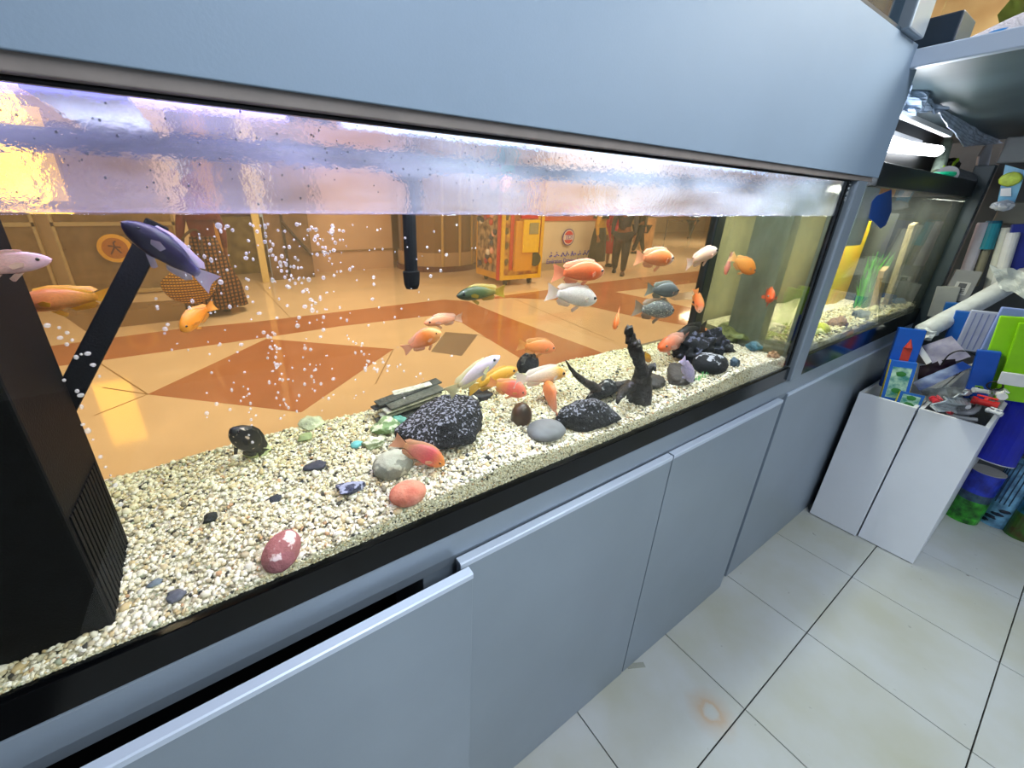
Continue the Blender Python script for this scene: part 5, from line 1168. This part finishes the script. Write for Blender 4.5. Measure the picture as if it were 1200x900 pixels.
# ---- people
def skin_obj(name, V, E, R, m, parent, root=0, sub=1):
    me = bpy.data.meshes.new(name); b0 = wm(parent).inverted()
    me.from_pydata([b0 @ Vector(v) for v in V], E, []); me.materials.append(m)
    o = bpy.data.objects.new(name, me); COL.objects.link(o); o.parent = parent; WM[o.name] = wm(parent).copy()
    md = o.modifiers.new('skin', 'SKIN'); md.use_smooth_shade = True
    for i, r_ in enumerate(R):
        sv = me.skin_vertices[0].data[i]; sv.radius = (r_, r_) if not isinstance(r_, tuple) else r_
    me.skin_vertices[0].data[root].use_root = True
    o.modifiers.new('sub', 'SUBSURF').levels = sub; o.modifiers['sub'].render_levels = sub
    return o
SKIN = mat('#8a5a40', .5, 0, .05, sss=.1)
def person(label, foot, h, facing, top, legs, hairc, shoe='#1c1814', stride=(0, 0), skirt=None, legbend=0, coat=None, arms=((.1, 0), (-.05, 0)), scarf=None):
    F0 = at(*foot, z=0); k = h/1.75; t = thing('person', label, 'person', F0)
    Rz = Matrix.Translation(F0) @ Matrix.Rotation(facing, 4, 'Z')
    def T(x, y, z): return Rz @ Vector((x*k, y*k, z*k))     # x: right, y: forward
    V = []; R = []; E = []
    def v(x, y, z, r_, to=None):
        V.append(T(x, y, z)); R.append(r_*k if not isinstance(r_, tuple) else (r_[0]*k, r_[1]*k)); i = len(V)-1
        if to is not None: E.append((to, i))
        return i
    pel = v(0, 0, .93, (.14, .11)); ch = v(0, 0, 1.12, (.12, .09), pel); sh = v(0, 0, 1.36, (.15, .09), ch); nk = v(0, .01, 1.49, .055, sh); hd0 = v(0, .03, 1.57, .075, nk); hd = v(0, .03, 1.68, .085, hd0); v(0, .02, 1.75, .05, hd)
    legv = []
    for s, st in ((-1, stride[0]), (1, stride[1])):
        hp_ = v(s*.09, 0, .86, .085, pel); kn = v(s*.10, st*.5+legbend*.10, .48, .058, hp_); an = v(s*.10, st-legbend*.02, .08, .038, kn); v(s*.11, st+.12, .035, .034, an); legv.append((hp_, kn, an))
    armv = []
    for s, (fw, outw) in zip((-1, 1), arms):
        so = v(s*.18, 0, 1.38, .055, sh); el = v(s*(.24+outw), fw*.5, 1.10, .042, so); wr = v(s*(.24+outw), .06+fw, .86, .028, el); pm = v(s*(.24+outw), .08+fw, .80, (.022, .035), wr)
        armv.append((so, el, wr))
        for q in range(4):
            a_ = v(s*(.24+outw), .05+fw+.02*q, .75, .009, pm); v(s*(.235+outw), .05+fw+.02*q+.005, .70+.006*abs(q-1.5), .008, a_)
        a_ = v(s*(.22+outw), .115+fw, .78, .010, pm); v(s*(.215+outw), .125+fw, .74, .009, a_)
    body = skin_obj('body', V, E, R, SKIN, t)
    def cloth(name, idx, ed, sc, m, ext=None):
        mp = {j: i for i, j in enumerate(idx)}
        rr = [tuple(np.array(R[j])*sc) if isinstance(R[j], tuple) else R[j]*sc for j in idx]
        return skin_obj(name, [V[j] for j in idx], [(mp[a_], mp[b_]) for a_, b_ in ed], rr, m, t)
    if not skirt:
        idx = [pel]; ed = []
        for hp_, kn, an in legv: idx += [hp_, kn, an]; ed += [(pel, hp_), (hp_, kn), (kn, an)]
        cloth('trousers', idx, ed, 1.6, mat(legs, .8, 0, .2, 12))
    else:
        zb, rb, sm = skirt; bm = B(); pr_ = [(rb*k, zb*k), (rb*.9*k, (zb+.3)*k), (.19*k, .85*k), (.15*k, 1.05*k)]
        lathe(bm, pr_, (0, 0, 0), 22)
        for vv in bm.verts: an_ = math.atan2(vv.co.y, vv.co.x); vv.co.x *= 1+.06*sin(an_*7); vv.co.y *= .85+.06*sin(an_*7)
        bmesh.ops.transform(bm, matrix=Rz, verts=bm.verts); obj('skirt', bm, sm, t, smooth=True)
    idx = [pel, ch, sh]; ed = [(pel, ch), (ch, sh)]
    for so, el, wr in armv: idx += [so, el, wr]; ed += [(sh, so), (so, el), (el, wr)]
    cloth('jacket', idx, ed, 1.25, top if not isinstance(top, str) else mat(top, .8, 0, .2, 12))
    for hp_, kn, an in legv:
        p_ = V[an]; d_ = (Rz.to_3x3() @ Vector((0, 1, 0))); bm = B(); Mx = frame_from(Vector((p_.x, p_.y, F0.z)), Vector((p_.x, p_.y, F0.z))+Vector((0, 0, 1)), d_)
        lathe(bm, [(.045*k, 0), (.05*k, .02*k), (.045*k, .06*k), (.03*k, .09*k)], (0, 0, 0), 12)
        for vv in bm.verts: vv.co.y = vv.co.y*2.6+.07*k
        bmesh.ops.transform(bm, matrix=Mx, verts=bm.verts); obj('shoe', bm, mat(shoe, .5), t, smooth=True)
    hh = T(0, -.005, 1.68); bm = blob((0, 0, 0), (.10*k, .115*k, .12*k), 3, .05, 2, 2)
    for vv in bm.verts:
        if vv.co.y > .055*k and vv.co.z < .05*k: vv.co.y = .055*k
    if scarf:
        lathe(bm, [(.20*k, -.42*k), (.17*k, -.30*k), (.09*k, -.12*k), (.07*k, 0)], (0, 0, 0), 16)
    bmesh.ops.transform(bm, matrix=Matrix.Translation(hh) @ Matrix.Rotation(facing, 4, 'Z'), verts=bm.verts)
    obj('hair' if not scarf else 'headscarf', bm, mat(scarf or hairc, .8), t, smooth=True)
    for s in (-1, 1):
        p_ = T(s*.032, .115, 1.655); obj('eye', blob(p_, (.009*k,)*3, 2, 0), EYEB, t)
        p_ = T(s*.085, .03, 1.64); obj('ear', blob(p_, (.012*k, .02*k, .03*k), 2, 0), SKIN, t)
    obj('nose', blob(T(0, .125, 1.63), (.012*k, .02*k, .022*k), 2, 0), SKIN, t); obj('mouth', blob(T(0, .11, 1.59), (.022*k, .01*k, .006*k), 2, 0), mat('#7a3830', .5), t)
    return t
def plaid(c1, c2, c3, sc=30):
    m, nt, out = nodes('plaid'); L = nt.links.new; b = N(nt, 'ShaderNodeBsdfPrincipled', Roughness=.8); tc = N(nt, 'ShaderNodeTexCoord')
    w1 = N(nt, 'ShaderNodeTexWave', Scale=sc/6, bands_direction='Z'); w2 = N(nt, 'ShaderNodeTexWave', Scale=sc/6, bands_direction='X')
    L(tc.outputs['Object'], w1.inputs[0]); L(tc.outputs['Object'], w2.inputs[0])
    m1 = N(nt, 'ShaderNodeMixRGB'); m1.inputs[1].default_value = lin(c1); m1.inputs[2].default_value = lin(c2)
    r = N(nt, 'ShaderNodeValToRGB'); r.color_ramp.elements[0].position = .5; r.color_ramp.elements[1].position = .6; L(w1.outputs[1], r.inputs[0]); L(r.outputs[0], m1.inputs[0])
    m2 = N(nt, 'ShaderNodeMixRGB'); m2.inputs[2].default_value = lin(c3); L(m1.outputs[0], m2.inputs[1])
    r = N(nt, 'ShaderNodeValToRGB'); r.color_ramp.elements[0].position = .6; r.color_ramp.elements[1].position = .7; L(w2.outputs[1], r.inputs[0]); L(r.outputs[0], m2.inputs[0])
    L(m2.outputs[0], b.inputs['Base Color']); L(b.outputs[0], out.inputs[0]); return m
pw_ = person('woman in a long brown patterned dress with a maroon shawl', (258, 366), 1.68, .3, mat('#6a2c2a', .8, 0, .3, 8), '#3c2418', '#241814', skirt=(.10, .38, plaid('#4a2c1c', '#8a5c30', '#241812', 40)), scarf='#6a2a2c')
c = at(221, 335, y=5.9)
bg = thing('plaid_bag', 'yellow and black plaid bag held beside the woman in brown', 'bag', c)
bm = blob(c, (.27, .14, .22), 3, .12, 1.2, 3); obj('bag_body', bm, plaid('#d8a028', '#3c2810', '#7a5018', 60), bg, smooth=True)
obj('bag_strap', tube(B(), smoothpts([c+Vector((-.1, 0, .2)), c+Vector((.05, .1, .55)), c+Vector((.22, .2, .62)), c+Vector((.2, .02, .2))], 5), .015, 6), mat('#3c2810', .6), bg)
person('man in dark trousers standing with bent knees before the cream wall', (724, 321), 1.74, 2.2, '#3c3c44', '#2c2a2c', '#14100e', legbend=1.6, stride=(.22, -.22))
person('person in a yellow-ochre top and black skirt left of the man', (697, 317), 1.66, -2.6, mat('#c89838', .7, 0, .15, 8), '#1c1a18', '#14100e', skirt=(.25, .25, mat('#24221f', .8, 0, .2, 10)), scarf='#2a2420')
person('person in a crimson coat between the ochre top and the man', (714, 312), 1.70, 3.0, '#b01838', '#8c1830', '#14100e', skirt=(.35, .24, mat('#b41c3c', .7)))
person('person in black striding behind the man in dark trousers', (747, 297), 1.74, -2.0, '#1c1c22', '#18181c', '#14100e', stride=(.25, -.25))
person('distant person in dark trousers walking near the end of the hall', (808, 279), 1.74, 1.6, '#3c4450', '#2a3038', '#14100e', stride=(.22, -.22))
